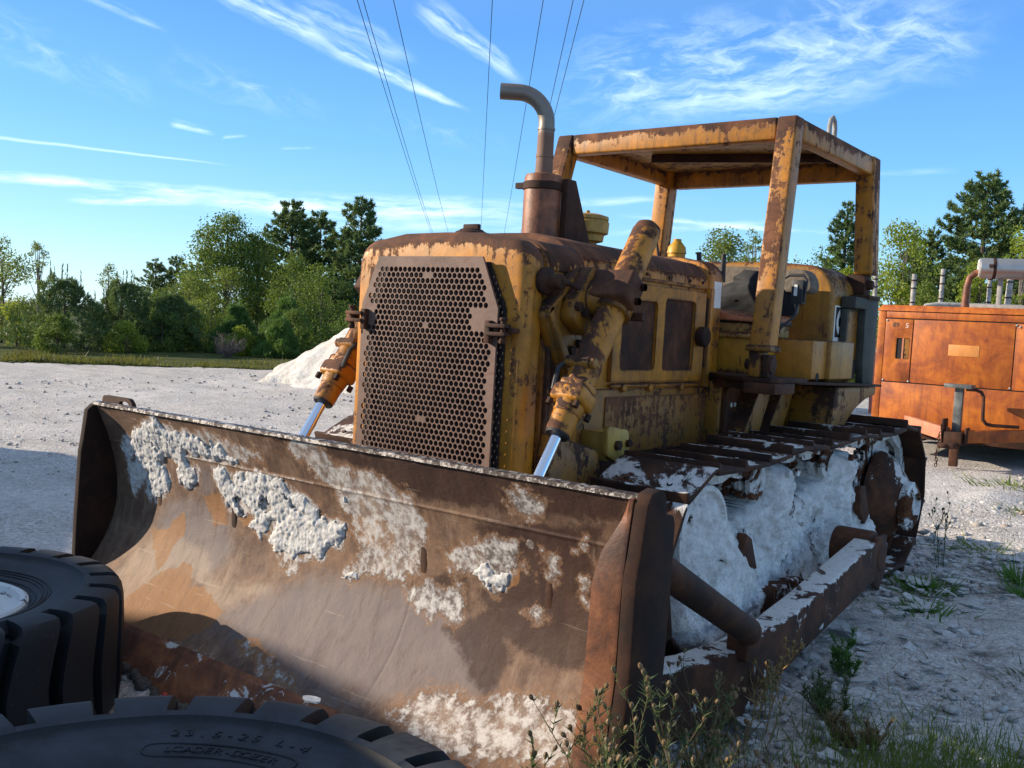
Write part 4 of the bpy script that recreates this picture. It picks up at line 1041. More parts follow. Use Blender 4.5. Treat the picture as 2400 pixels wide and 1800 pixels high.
# side doors: a frame with sunken panels
def door(sx):
    x = sx * .43
    fr = [(1.655, 1.437), (2.675, 1.437), (2.675, 1.965), (1.655, 1.965)]
    holes = [round_poly([(1.735, 1.50), (2.10, 1.50), (2.10, 1.875), (1.735, 1.875)], .03, 3), round_poly([(2.185, 1.50), (2.545, 1.50), (2.545, 1.90), (2.185, 1.90)], .03, 3)]
    d = prism_holes(fr, holes, 'x', x, x + sx * .026, 'engine_door', M['door'], dozer)
    for (a, c) in ((1.72, 2.115), (2.17, 2.56)):
        MB().bx(x + sx * .002, x + sx * .008, a, c, 1.49, 1.91).build('rusted_panel', M['rustred'], d)
    MB().bx(x, x + sx * .03, 2.69, 2.735, 1.52, 1.93).build('rusted_strip', M['rustred'], d, .003)
    h = MB(); h.lathe([(.045, 0), (.06, .012), (.06, .05), (.05, .058)], (x + sx * .026, 2.60, 1.70), (sx, 0, 0), 20); h.box((x + sx * .055, 2.60, 1.70), (.035, .025, .10))
    h.build('door_handle', M['rustdark'], d, .004)
    k = MB(); k.tube([(x + sx * .02, 1.66, 1.415), (x + sx * .02, 2.66, 1.415)], .010, 8)
    for y in (1.78, 2.06, 2.42): k.bolt((x + sx * .01, y, 1.405), (sx, 0, 0), .024, .03)
    k.bx(x, x + sx * .014, 1.70, 2.62, 1.385, 1.428); k.build('hinge_rail', M['door'], d, .002)
    return d
door(1); door(-1)
for sx in (1, -1):
    b = MB(); b.bx(sx * .45, sx * .458, 1.62, 2.755, 1.055, 1.36); b.build('lower_panel', M['lower'], hood, .004)
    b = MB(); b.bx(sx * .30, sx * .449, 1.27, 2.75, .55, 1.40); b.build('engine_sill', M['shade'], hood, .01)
b = MB(); b.bx(.43, .47, 2.705, 2.75, 1.40, 1.99); b.build('door_post', M['door'], hood, .004)

# exhaust
ex = MB(); ex.lathe([(.080, 0), (.101, .01), (.101, .335), (.094, .352), (.05, .362)], (0, 1.585, 2.155), (0, 0, 1), 28); muff = ex.build('muffler', M['muffler'], dozer, 0, ang=40)
ex = MB(); ex.lathe([(.102, 0), (.109, .004), (.109, .040), (.102, .044)], (0, 1.585, 2.425), (0, 0, 1), 28, False); ex.box((-.10, 1.52, 2.447), (.05, .03, .03)); ex.build('clamp_band', M['rustdark'], muff)
path = [(0, 1.585, 2.50), (0, 1.585, 2.60), (0, 1.585, 2.78)]; cx = Vector((0, 1.585, 2.78)); hd = Vector((-.82, -.57, .02)); Rr = .155
for i in range(1, 11):
    a = (PI / 2) * i / 10; path.append(cx + Vector((0, 0, 1)) * Rr * math.sin(a) + hd * Rr * (1 - math.cos(a)))
path.append(path[-1] + hd * .10)
rad = [.048, .045, .043] + [.043] * 10 + [.043]
pp = MB(); pp.tube(path, rad, 20, False); inner = MB(); pp.tube(path[-5:], .038, 20, False)
pp.tube([path[-1] - hd * .0, path[-1] + hd * .0005], [.038, .043], 20, False)
pp.tube([(0, 1.585, 2.60), (0, 1.585, 2.615)], .048, 20); pp.tube([(0, 1.585, 2.745), (0, 1.585, 2.757)], .047, 20)
pipe = pp.build('exhaust_pipe', M['pipe'], muff, 0, ang=40)
MB().tube([path[-2] - hd * .05, path[-2] - hd * .045], .0375, 20).build('pipe_throat', M['black'], muff)
b = MB(); b.add([(.12, 1.62, 2.49), (.12, 1.70, 2.49), (.12, 1.72, 2.11), (.12, 1.90, 2.11), (.135, 1.62, 2.49), (.135, 1.70, 2.49), (.135, 1.72, 2.11), (.135, 1.90, 2.11)],
             [(0, 1, 3, 2), (4, 6, 7, 5), (0, 4, 5, 1), (1, 5, 7, 3), (3, 7, 6, 2), (2, 6, 4, 0)])
b.bx(.098, .136, 1.62, 1.70, 2.10, 2.49); b.build('heat_shield', M['rustdark'], muff, .003)
b = MB(); b.add([(-.02, 1.76, 2.33), (-.02, 1.80, 2.33), (-.02, 1.74, 2.10), (-.02, 1.98, 2.10), (0, 1.76, 2.33), (0, 1.80, 2.33), (0, 1.74, 2.10), (0, 1.98, 2.10)], [(0, 1, 3, 2), (4, 6, 7, 5), (0, 4, 5, 1), (1, 5, 7, 3), (3, 7, 6, 2), (2, 6, 4, 0)]); b.build('brace_plate', plain('tan brace plate', (.25, .19, .12), .7), muff, .003)
# air pre-cleaner
b = MB(); b.lathe([(.060, 0), (.060, .04), (.095, .05), (.100, .085), (.122, .095), (.126, .155), (.118, .168), (.122, .172), (.120, .190), (.075, .203), (.012, .206), (.012, .222), (.006, .226)], (0, 2.03, 2.155), (0, 0, 1), 32); b.build('air_precleaner', worn_paint('precleaner paint', paint=(.46, .27, .05), thr=.69, streak=.2, seed=3.7, chip=.2, up=.2), dozer, 0, ang=35)
# filler caps and levers near the dash
b = MB(); b.lathe([(.055, 0), (.055, .03), (.062, .035), (.055, .075), (.03, .105), (.026, .108), (.026, .125), (.0, .127)], (.10, 2.92, 2.185), (0, 0, 1), 20); b.build('yellow_cap', worn_paint('bright cap', paint=(.62, .32, .02), thr=.8, seed=1), dozer, 0, ang=35)
def lever(p0, p1, r, knob):
    q = MB(); q.tube([p0, p1], [r, r * .8], 10)
    if knob: q.lathe([(.004, -.03), (.02, -.018), (.026, 0), (.02, .018), (.004, .03)], p1, (0, 0, 1), 14)
    q.build('control_lever', M['rubber'], dozer, 0, ang=60)
lever((-.03, 2.95, 2.13), (-.055, 2.90, 2.37), .009, True); lever((.235, 3.0, 2.08), (.225, 2.98, 2.235), .019, False); lever((.38, 3.02, 2.05), (.39, 3.0, 2.225), .019, False)
# dash cowl
dash = shell(2.752, 2.93, .437, 2.165, .12, 'dash_cowl', M['paint'], dozer, .02, 1.40)
b = MB(); b.bx(.4375, .4385, 2.80, 2.90, 1.88, 2.04); b.build('faded_notice', M['whitedecal'], dash)
# ---------------------------------------------------------------- lift cylinders
CD = Vector((0, .5641, .8257)); CPX = (.660, 1.067)
def cyl_pt(x, t): return Vector((x, CPX[0], CPX[1])) + CD * t
def lift_cylinder(sx):
    x = sx * .75; te = 1.392 if sx > 0 else 1.27; A = lambda t: cyl_pt(x, t)
    b = MB(); b.tube([A(.31), A(.36), A(te - .055)], [.062, .069, .069], 24); b.tube([A(te - .06), A(te - .02), A(te)], [.069, .061, .038], 24)
    body = b.build('lift_cylinder', M['cylinder'], dozer, 0, ang=35)
    # welded plate foot on the back of the tube
    up = CD; back = Vector((0, .8257, -.5641))
    R = Matrix((Vector((1, 0, 0)), back, up)).transposed()
    MB().tube([A(-.42), A(.27)], .0262, 28).build('piston_rod', M['chrome'], body)
    b = MB(); b.tube([A(.215), A(.235), A(.345)], [.055, .058, .060], 24); b.build('gland_neck', M['cylinder'], body, 0, ang=35)
    b = MB(); b.tube([A(.205), A(.2152)], [.050, .056], 24); b.build('wiper_seal', M['rubber'], body)
    b = MB(); b.box(A(.40) - back * .004, (.165, .142, .085), R); b.box(A(.455) - back * .004, (.142, .125, .06), R); b.build('gland_clamp', M['cylinder'], body, .022, 3, ang=50)
    b = MB()
    for u in (-1, 1):
        for w in (-1, 1):
            p = A(.355) + Vector((u * .07, 0, 0)) + back * w * .058; b.tube([p, p - CD * .03], .015, 6)
    build_each(b, 'clamp_bolt', M['rustdark'], body)
    # hose port block
    b = MB(); p = A(.555) - back * .052; b.tube([p - Vector((sx * .075, 0, 0)), p + Vector((sx * .05, 0, 0))], .030, 14); b.tube([p + Vector((sx * .05, 0, 0)), p + Vector((sx * .075, 0, 0))], .026, 6); b.build('port_block', M['shade'], body, .004, ang=50)
    b = MB(); b.tube([A(.40) - back * .06 - Vector((sx * .075, 0, 0)), A(.5) - back * .08 - Vector((sx * .085, 0, 0)), A(.56) - back * .052 - Vector((sx * .075, 0, 0))], .012, 8); b.build('hose', M['rubber'], body)
    # trunnion yoke: ring round the tube, cap in front, arm to the guard
    b = MB(); b.tube([A(.86), A(.985)], .092, 28); b.build('trunnion_ring', M['shade'], body, .008)
    b = MB(); b.box(A(.955) - back * .055, (.24, .13, .15), R); b.build('yoke_cap', M['rustred'], body, .016, 3, ang=50)
    b = MB()
    for u in (-.09, .09):
        for w in (.92, 1.0): b.bolt(A(w) - back * .02 + Vector((sx * .12, 0, 0)), (sx, 0, 0), .018, .018)
    b.tube([A(.90) + back * .07, A(.90) + back * .07 + Vector((sx * .13, 0, 0))], .02, 8)
    build_each(b, 'yoke_bolt', M['rustdark'], body)
    # mounting casting between guard and yoke
    poly = round_poly([(1.24, 2.00), (1.08, 1.96), (.86, 1.76), (.99, 1.56), (1.10, 1.44), (1.24, 1.58)], .04, 4)
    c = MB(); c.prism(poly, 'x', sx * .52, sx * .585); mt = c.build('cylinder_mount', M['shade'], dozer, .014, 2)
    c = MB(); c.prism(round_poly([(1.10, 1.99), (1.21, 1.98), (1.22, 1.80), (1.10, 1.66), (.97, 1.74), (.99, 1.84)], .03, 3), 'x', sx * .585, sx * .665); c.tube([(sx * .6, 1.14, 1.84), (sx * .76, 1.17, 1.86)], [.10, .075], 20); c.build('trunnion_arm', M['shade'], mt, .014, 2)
    c = MB()
    for (y, z) in ((1.00, 1.80), (1.05, 1.775), (1.08, 1.60), (1.14, 1.63)): c.bolt((sx * .665 if z > 1.7 else sx * .585, y, z), (sx, 0, 0), .024, .022)
    build_each(c, 'mount_bolt', M['rustdark'], mt)
    c = MB(); c.prism([(.86, 1.78), (.90, 1.80), (1.13, 1.46), (1.09, 1.43)], 'x', sx * .585, sx * .605); c.prism([(.86, 1.74), (.88, 1.79), (1.10, 2.0), (1.13, 1.97)], 'x', sx * .585, sx * .605); build_each(c, 'mount_rib', M['shade'], mt, .004)
    # bolted plate below
    c = MB(); c.prism(round_poly([(1.38, 1.24), (1.58, 1.21), (1.60, 1.07), (1.52, 1.04), (1.39, 1.09)], .02, 3), 'x', sx * .60, sx * .63); c.bx(sx * .45, sx * .60, 1.42, 1.62, 1.06, 1.20); pl = c.build('bolted_plate', M['clean'], dozer, .006)
    c = MB(); c.bolt((sx * .63, 1.47, 1.14), (sx, 0, 0), .026, .02); c.bolt((sx * .63, 1.57, 1.145), (sx, 0, 0), .02, .02); build_each(c, 'plate_bolt', M['rustdark'], pl)
    return body
lift_cylinder(1); lift_cylinder(-1)
# diagonal frame rail from guard to side
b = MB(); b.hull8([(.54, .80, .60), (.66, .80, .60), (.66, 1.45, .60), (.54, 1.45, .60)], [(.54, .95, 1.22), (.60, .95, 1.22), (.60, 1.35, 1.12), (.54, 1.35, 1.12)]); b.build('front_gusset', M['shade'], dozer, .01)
b = MB(); b.bx(-.62, .62, .80, 4.2, .42, .62); b.bx(-.45, .45, 1.3, 4.4, .6, 1.06); b.build('main_frame', M['rustdark'], dozer, .01)

# ---------------------------------------------------------------- platform, fenders
def fender(sx):
    b = MB()
    b.prism([(sx * .40, 2.80), (sx * .78, 2.53), (sx * .955, 2.52), (sx * .985, 2.60), (sx * .985, 3.0), (sx * .40, 3.0)], 'z', 1.462, 1.488)
    b.hull8([(sx * .45, 2.90, 1.452), (sx * .97, 2.90, 1.452), (sx * .97, 4.46, 1.420), (sx * .45, 4.46, 1.420)], [(sx * .45, 2.90, 1.470), (sx * .97, 2.90, 1.470), (sx * .97, 4.46, 1.436), (sx * .45, 4.46, 1.436)])
    f = b.build('fender', M['rustdark'], dozer, .004)
    b = MB(); b.prism([(sx * .45, 2.79), (sx * .79, 2.545), (sx * .82, 2.58), (sx * .48, 2.83)], 'z', 1.415, 1.4615); b.bx(sx * .80, sx * .99, 2.515, 2.80, 1.40, 1.4605); b.build('fender_lip', M['rust'], f, .006)
    # transmission case side and ribs beneath
    b = MB(); b.bx(sx * .40, sx * .55, 2.76, 4.2, .9, 1.45); b.build('case_side', M['shade'], f, .02, 3)
    b = MB()
    for (y0, y1) in ((3.02, 3.16), (3.38, 3.52)): b.prism(round_poly([(y0 - .30, 1.06), (y0 - .05, 1.06), (y1 + .02, 1.42), (y0 - .02, 1.42)], .05, 4), 'x', sx * .55, sx * .70)
    build_each(b, 'support_rib', M['shade'], f, .02, 3)
    b = MB(); cv = [(3.70, 1.06), (3.80, 1.10), (3.90, 1.19), (4.05, 1.27), (4.25, 1.33), (4.46, 1.36), (4.46, 1.425), (3.65, 1.425), (3.58, 1.06)]
    b.prism(cv, 'x', sx * .60, sx * .93); b.build('rear_bracket', M['shade'], f, .012)
    b = MB(); b.prism(round_poly([(2.77, 1.05), (3.02, 1.05), (3.02, 1.36), (2.94, 1.43), (2.77, 1.40)], .04, 4), 'x', sx * .55, sx * .585)
    b.build('case_flange', M['rust'], f, .006)
    b = MB()
    for (y, z) in ((2.84, 1.30), (2.89, 1.30), (2.96, 1.30), (2.89, 1.235), (2.96, 1.235), (2.84, 1.12), (2.88, 1.12)): b.tube([(sx * .584, y, z), (sx * .5865, y, z)], .015, 12)
    build_each(b, 'bolt_hole', M['limemix'], f)
    return f
fR = fender(1); fender(-1)
b = MB(); b.bx(-.42, .42, 2.76, 4.25, 1.40, 1.46); b.build('floor_plate', M['rustdark'], dozer, .004)
# yellow step box beside the seat
b = MB(); b.bx(.10, .66, 2.95, 3.5, 1.49, 1.715); st = b.build('seat_box', worn_paint('bright seat box', paint=(.60, .29, .022), thr=.67, seed=6.6, streak=.6, zg=(1.56, 1.49, .16), chip=.35), dozer, .012, 3)
b = MB(); b.tube([(.10, 2.945, 1.722), (.66, 2.945, 1.722)], .020, 10); b.bx(.11, .655, 2.955, 3.48, 1.72, 1.80); b.build('seat_box_lid', worn_paint('blotched lid', paint=(.45, .26, .07), thr=.56, seed=3.1, chip=.6, big=5), st, .012, 3)
b = MB(); b.hull8([(.08, 2.93, 1.825), (.66, 2.93, 1.805), (.66, 3.5, 1.805), (.08, 3.5, 1.825)], [(.08, 2.95, 1.895), (.66, 2.95, 1.835), (.66, 3.5, 1.86), (.08, 3.5, 1.90)]); b.build('seat_cushion', worn_paint('bleached red cushion', paint=(.42, .13, .05), thr=.66, seed=2.4, big=6), dozer, .018, 3)
b = MB(); b.bx(.07, .665, 2.96, 3.5, 1.803, 1.823); b.build('cushion_base', M['rubber'], dozer, .004)
# seat back: frame with torn black vinyl
sb = MB(); sb.prism(round_poly([(-.22, 1.86), (.64, 1.86), (.62, 2.08), (.50, 2.19), (-.05, 2.20), (-.20, 2.12)], .07, 5), 'y', 3.60, 3.70); seat = sb.build('seat_back', M['foam'], dozer, .03, 3)
def torn():
    n = 46; V = []; F = []
    for i in range(n):
        for j in range(n):
            u, v = i / (n - 1), j / (n - 1)
            xl = .12 - .02 * v + .20 * v * (1 - .2 * v) + .03 * mn.noise(Vector((v * 9, 1, 2))); xr = .655 - .10 * v
            x = xl + (xr - xl) * u - .22 * (1 - v) * (1 - u); z = 1.875 + .30 * v - .03 * u * v
            y = 3.585 - .05 * math.sin(PI * u) * math.sin(PI * v) - .016 * mn.noise(Vector((u * 3, v * 3, 0))) - .004 * mn.noise(Vector((u * 9, v * 5, 3)))
            V.append((x, y, z))
    for i in range(n - 1):
        for j in range(n - 1):
            if mn.noise(Vector((i * .16, j * .16, 5))) > .52 and j < 14: continue
            F.append((i * n + j, (i + 1) * n + j, (i + 1) * n + j + 1, i * n + j + 1))
    mesh_np('torn_cover', V, F, M['torn'], seat, smooth=True)
torn()
b = MB(); b.prism(round_poly([(.60, 2.02), (.79, 2.02), (.79, 2.10), (.74, 2.17), (.60, 2.17)], .04, 4), 'y', 3.46, 3.60); b.build('arm_panel', M['foam'], dozer, .015, 3)
b = MB(); b.tube([(.66, 3.30, 1.75), (.655, 3.31, 2.09), (.70, 3.31, 2.12), (.79, 3.31, 2.12), (.815, 3.31, 2.09), (.80, 3.31, 1.95)], .010, 8); b.bx(.725, .80, 3.29, 3.35, 1.94, 2.09); cb = b.build('control_box', M['rubber'], dozer, .006, ang=50)
MB().bx(.745, .765, 3.284, 3.2905, 1.99, 2.06).build('switch_label', M['whitedecal'], cb)
b = MB(); b.tube([(.76, 3.32, 1.94), (.755, 3.30, 1.86), (.70, 3.26, 1.80), (.66, 3.2, 1.72), (.655, 3.15, 1.66)], .009, 8); b.build('cable', M['rubber'], cb)
# tool boxes on the right fender
b = MB(); b.bx(.66, .905, 3.26, 3.50, 1.475, 1.716); tb = b.build('tool_box', worn_paint('orange tool box', paint=(.55, .23, .03), thr=.68, seed=7.2, streak=.7, chip=.3), dozer, .008, 2)
b = MB(); b.bx(.60, .932, 3.505, 3.93, 1.475, 1.722); b.build('battery_box', worn_paint('battery box', paint=(.42, .20, .03), thr=.64, seed=4.9, streak=.9, stain=1.0), dozer, .010, 2)
b = MB(); b.tube([(.9055, 3.36, 1.49), (.9065, 3.36, 1.49)], .028, 14); b.build('drain_hole', M['black'], tb)
b = MB(); b.bx(-.905, -.60, 3.26, 3.93, 1.475, 1.716); b.build('battery_box', M['paint'], dozer, .01)

# ---------------------------------------------------------------- fuel tank with emblem and model letters
tk = MB(); tk.prism(arch(.79, 1.44, 2.235, .21, .006, 8), 'y', 3.86, 4.34); tank = tk.build('fuel_tank', M['tank'], dozer, .03, 4, ang=50)
MB().bx(.7905, .7925, 3.905, 4.125, 1.575, 1.965).build('emblem_plate', M['whitedecal'], tank)
def emblem():
    # dark square carrying a pale ring split by a dark upright and cross bars
    x = .7935; cy, cz = 4.015, 1.855; b = MB(); b.bx(x - .001, x, 3.925, 4.105, 1.75, 1.955); e = b.build('emblem', M['blackdecal'], tank)
    q = MB(); n = 40
    def arc(a0, a1, r0, r1, sy=1.0):
        for i in range(12):
            t0 = a0 + (a1 - a0) * i / 12; t1 = a0 + (a1 - a0) * (i + 1) / 12
            P = []
            for (r, t) in ((r0, t0), (r1, t0), (r1, t1), (r0, t1)): P.append((x + .0012, cy + r * math.cos(t) * .80, cz + r * math.sin(t)))
            q.add(P, [(0, 1, 2, 3)])
    arc(PI * .56, PI * 1.44, .045, .088); arc(-PI * .44, PI * .44, .045, .088)
    for z in (cz + .035, cz - .045): q.add([(x + .0012, cy - .022, z), (x + .0012, cy + .022, z), (x + .0012, cy + .022, z + .012), (x + .0012, cy - .022, z + .012)], [(0, 1, 2, 3)])
    q.build('emblem_ring', M['whitedecal'], tank, smooth=False)
emblem()
def text_obj(name, body, size, mat, parent, M4, ext=.0008, sx=1.0, bold=0.0):
    cu = bpy.data.curves.new(name, 'FONT'); cu.body = body; cu.size = size; cu.extrude = ext; cu.align_x = 'CENTER'; cu.align_y = 'CENTER'; cu.offset = bold
    t = bpy.data.objects.new(name, cu); COL.objects.link(t)
    dg = bpy.context.evaluated_depsgraph_get(); me = bpy.data.meshes.new_from_object(t.evaluated_get(dg)); bpy.data.objects.remove(t); bpy.data.curves.remove(cu)
    me.transform(M4 @ Matrix.Diagonal((sx, 1, 1, 1))); me.materials.clear(); me.materials.append(mat)
    o = bpy.data.objects.new(name, me); COL.objects.link(o); return attach(o, parent)
RX = Matrix(((0, 0, 1, 0), (1, 0, 0, 0), (0, 1, 0, 0), (0, 0, 0, 1)))   # text lying on a +x face, reading towards +y
RYF = Matrix(((1, 0, 0, 0), (0, 0, -1, 0), (0, 1, 0, 0), (0, 0, 0, 1)))   # text on a -y face
text_obj('model_letters', 'D6C', .085, M['blackdecal'], tank, Matrix.Translation((.7935, 4.015, 1.655)) @ RX, .0008, 1.0, .002)

# ---------------------------------------------------------------- canopy (roll-over frame)
ZT = 3.02; Y0, Y1, XW = 2.88, 4.405, .853; ZB = 2.885
roof = MB(); roof.bx(-XW + .02, XW - .02, Y0 + .02, Y1 - .02, ZT - .030, ZT - .004)
canopy = roof.build('canopy', worn_paint('canopy roof sheet', paint=(.40, .22, .035), thr=.50, seed=17.0, up=1.0, grime=.6), dozer, .004)
def bar8(p, q, w, d, name, mat, bev=.014):
    """upright box post from foot p to head q, width along x, depth along y"""
    b = MB(); f = lambda c: [(c[0] - w / 2, c[1] - d / 2, c[2]), (c[0] + w / 2, c[1] - d / 2, c[2]), (c[0] + w / 2, c[1] + d / 2, c[2]), (c[0] - w / 2, c[1] + d / 2, c[2])]
    b.hull8(f(p), f(q)); return b.build(name, mat, canopy, bev, 3, ang=50)
MB().bx(-XW + .125, XW - .125, Y0, Y0 + .09, ZB, ZT).build('front_rail', M['rops'], canopy, .014, 3, ang=50)
MB().bx(-XW + .125, XW - .125, Y1 - .09, Y1, ZB - .02, ZT - .003).build('rear_rail', M['rops'], canopy, .014, 3, ang=50)
for sx in (1, -1): MB().bx(sx * (XW - .09), sx * XW, Y0 + .12, Y1 - .14, ZB + .005, ZT - .002).build('side_rail', M['rops'], canopy, .014, 3, ang=50)
for sx in (1, -1):
    bar8((sx * .865, 2.60, 1.66), (sx * (XW - .062), 2.942, ZT + .002), .122, .125, 'front_post', M['rops'])
    bar8((sx * (XW - .012), 4.325, 2.20), (sx * (XW - .06), 4.333, ZT + .001), .13, .145, 'rear_post', worn_paint('sooty rear post', thr=.52, seed=18.0 + sx, streak=.9, grime=.9, up=.3))
    b = MB(); b.bx(sx * .865 - .075, sx * .865 + .075, 2.525, 2.68, 1.635, 1.672); b.bx(sx * .865 - .062, sx * .865 + .012, 2.545, 2.66, 1.49, 1.636); b.build('post_shoe', M['shade'], canopy, .008)
    b = MB(); b.tube([(sx * .865 + .016, 2.60, 1.56), (sx * .865 + .07, 2.60, 1.56)], .05, 18); b.tube([(sx * .865 - .095, 2.60, 1.56), (sx * .865 - .062, 2.60, 1.56)], .035, 6); b.bx(sx * .865 + .02, sx * .865 + .06, 2.55, 2.65, 1.49, 1.62); build_each(b, 'pivot_bolt', M['rustdark'], canopy, .004)
    b = MB(); b.bx(sx * .73, sx * .86, 4.26, 4.39, 2.05, 2.20); b.tube([(sx * .70, 4.32, 2.13), (sx * .90, 4.32, 2.13)], .035, 8); b.bx(sx * .66, sx * .92, 4.20, 4.44, 2.03, 2.055); b.build('rear_mount', M['rustdark'], canopy, .006)
    b = MB(); b.prism([(3.98, 1.46), (4.46, 1.43), (4.46, 2.045), (4.38, 2.045), (4.40, 1.99), (4.0, 1.97)] if False else [(4.26, 1.43), (4.47, 1.43), (4.47, 2.04), (4.20, 2.04), (4.22, 1.6)], 'x', sx * .845, sx * .90)
    b.bx(sx * .80, sx * .90, 3.99, 4.30, 1.955, 2.032); b.bx(sx * .80, sx * .845, 4.0, 4.25, 1.47, 1.95); b.build('pedestal', plain('dark green grey pedestal', (.045, .048, .038), .75, var=.5, sc=7), canopy, .006)
b = MB(); b.bx(.80, .846, 4.02, 4.24, 1.60, 1.94); b.build('pedestal_panel', M['shade'], canopy, .004)
# roof bow under the sheet and two lifting eyes
b = MB(); b.hull8([(-.5, 3.55, 2.93), (-.44, 3.55, 2.93), (.74, 3.95, 2.93), (.68, 3.95, 2.93)], [(-.5, 3.55, 2.989), (-.44, 3.55, 2.989), (.74, 3.95, 2.989), (.68, 3.95, 2.989)]); b.build('roof_bow', M['rustdark'], canopy, .003)
for sx in (1, -1):
    b = MB(); x = sx * (XW - .045); b.tube([(x, 3.515, ZT - .02), (x, 3.512, 3.08), (x, 3.527, 3.125), (x, 3.56, 3.145), (x, 3.593, 3.125), (x, 3.608, 3.08), (x, 3.605, ZT - .02)], .015, 10); b.build('lifting_eye', M['stake'] if 'stake' in M else M['rust'], canopy, 0, ang=60)

# ---------------------------------------------------------------- tracks
XI, XO = .70, 1.205
Cf = (1.47, .64); Cr = (4.40, .665); Rf, Rr_ = .43, .475
def track_path(n):
    """belt loop (y,z): top run sags between the carrier rollers"""
    P = []
    for a in np.linspace(-PI / 2, -3 * PI / 2, 40): P.append((Cf[0] + Rf * math.cos(a), Cf[1] + Rf * math.sin(a)))
    yt = np.linspace(Cf[0], Cr[0], 60)[1:-1]
    z0, z1 = Cf[1] + Rf, Cr[1] + Rr_
    for y in yt:
        t = (y - Cf[0]) / (Cr[0] - Cf[0]); sag = .022 * abs(math.sin(3 * PI * t)); P.append((y, z0 + (z1 - z0) * t + .02 * math.sin(PI * t) - sag))
    for a in np.linspace(PI / 2, -PI / 2, 40): P.append((Cr[0] + Rr_ * math.cos(a), Cr[1] + Rr_ * math.sin(a)))
    yb = np.linspace(Cr[0], Cf[0], 40)[1:-1]; zb0 = Cr[1] - Rr_; zb1 = Cf[1] - Rf
    for y in yb:
        t = (Cr[0] - y) / (Cr[0] - Cf[0]); P.append((y, zb0 + (zb1 - zb0) * t))
    P = np.array(P + [P[0]]); s = np.concatenate([[0], np.cumsum(np.hypot(*np.diff(P, axis=0).T))])
    t = np.linspace(0, s[-1], n, endpoint=False)
    Q = np.stack([np.interp(t, s, P[:, 0]), np.interp(t, s, P[:, 1])], 1)
    Q2 = np.stack([np.interp((t + .01) % s[-1], s, P[:, 0]), np.interp((t + .01) % s[-1], s, P[:, 1])], 1)
    return Q, Q2 - Q
def shoe_mesh(w):
    b = MB(); h = w / 2
    # pad with one bent-up grouser at its leading edge, clipped outer corners
    pr_ = [(-.142, 0), (.150, 0), (.158, .012), (.120, .024), (-.080, .026), (-.116, .036), (-.130, .060), (-.148, .062), (-.154, .012)]
    b.prism(pr_, 'x', -h, h)
    for x in (-.11, .11):
        for y in (-.05, .05): b.tube([(x, y, .022), (x, y, .036)], .015, 6)
    return b
def bolt_h(): pass
def build_track(sx):
    xc = sx * (XI + XO) / 2; w = XO - XI
    # link rails
    b = MB(); Q2, T2 = track_path(180); sec = [(-.110, -.004), (-.110, -.078), (-.072, -.078), (-.072, -.020), (.072, -.020), (.072, -.078), (.110, -.078), (.110, -.004)]; n = len(Q2); m = len(sec); P = []; F = []
    for i in range(n):
        (y, z), (ty, tz) = Q2[i], T2[i]; L = math.hypot(ty, tz); ny, nz_ = -tz / L, ty / L; sc = 1 - .32 * (i % 6 == 0) - .12 * (i % 6 in (1, 5))
        for (x, h) in sec: hh = h * (sc if h < -.05 else 1); P.append((xc + x, y + ny * hh, z + nz_ * hh))
    for i in range(n):
        j = (i + 1) % n
        for k in range(m): k2 = (k + 1) % m; F.append((i * m + k, i * m + k2, j * m + k2, j * m + k))
    b.add(P, F)
    root = b.build('track', M['limemix'], dozer)
    NS = 30; Q, T = track_path(NS); first = None
    for i in range(NS):
        (y, z), (ty, tz) = Q[i], T[i]; a = math.atan2(tz, ty)
        if first is None:
            first = shoe_mesh(w).build('track_shoe', M['shoe'], None, .005); o = first
        else:
            o = first.copy(); COL.objects.link(o)
        # local y along travel, local z outwards (travel direction runs up the front and back over the top)
        o.location = (xc + rnd.uniform(-.004, .004), y, z); o.rotation_euler = (a + rnd.uniform(-.02, .02), 0, 0)
        attach(o, root)
    return root
trR = build_track(1); trL = build_track(-1)

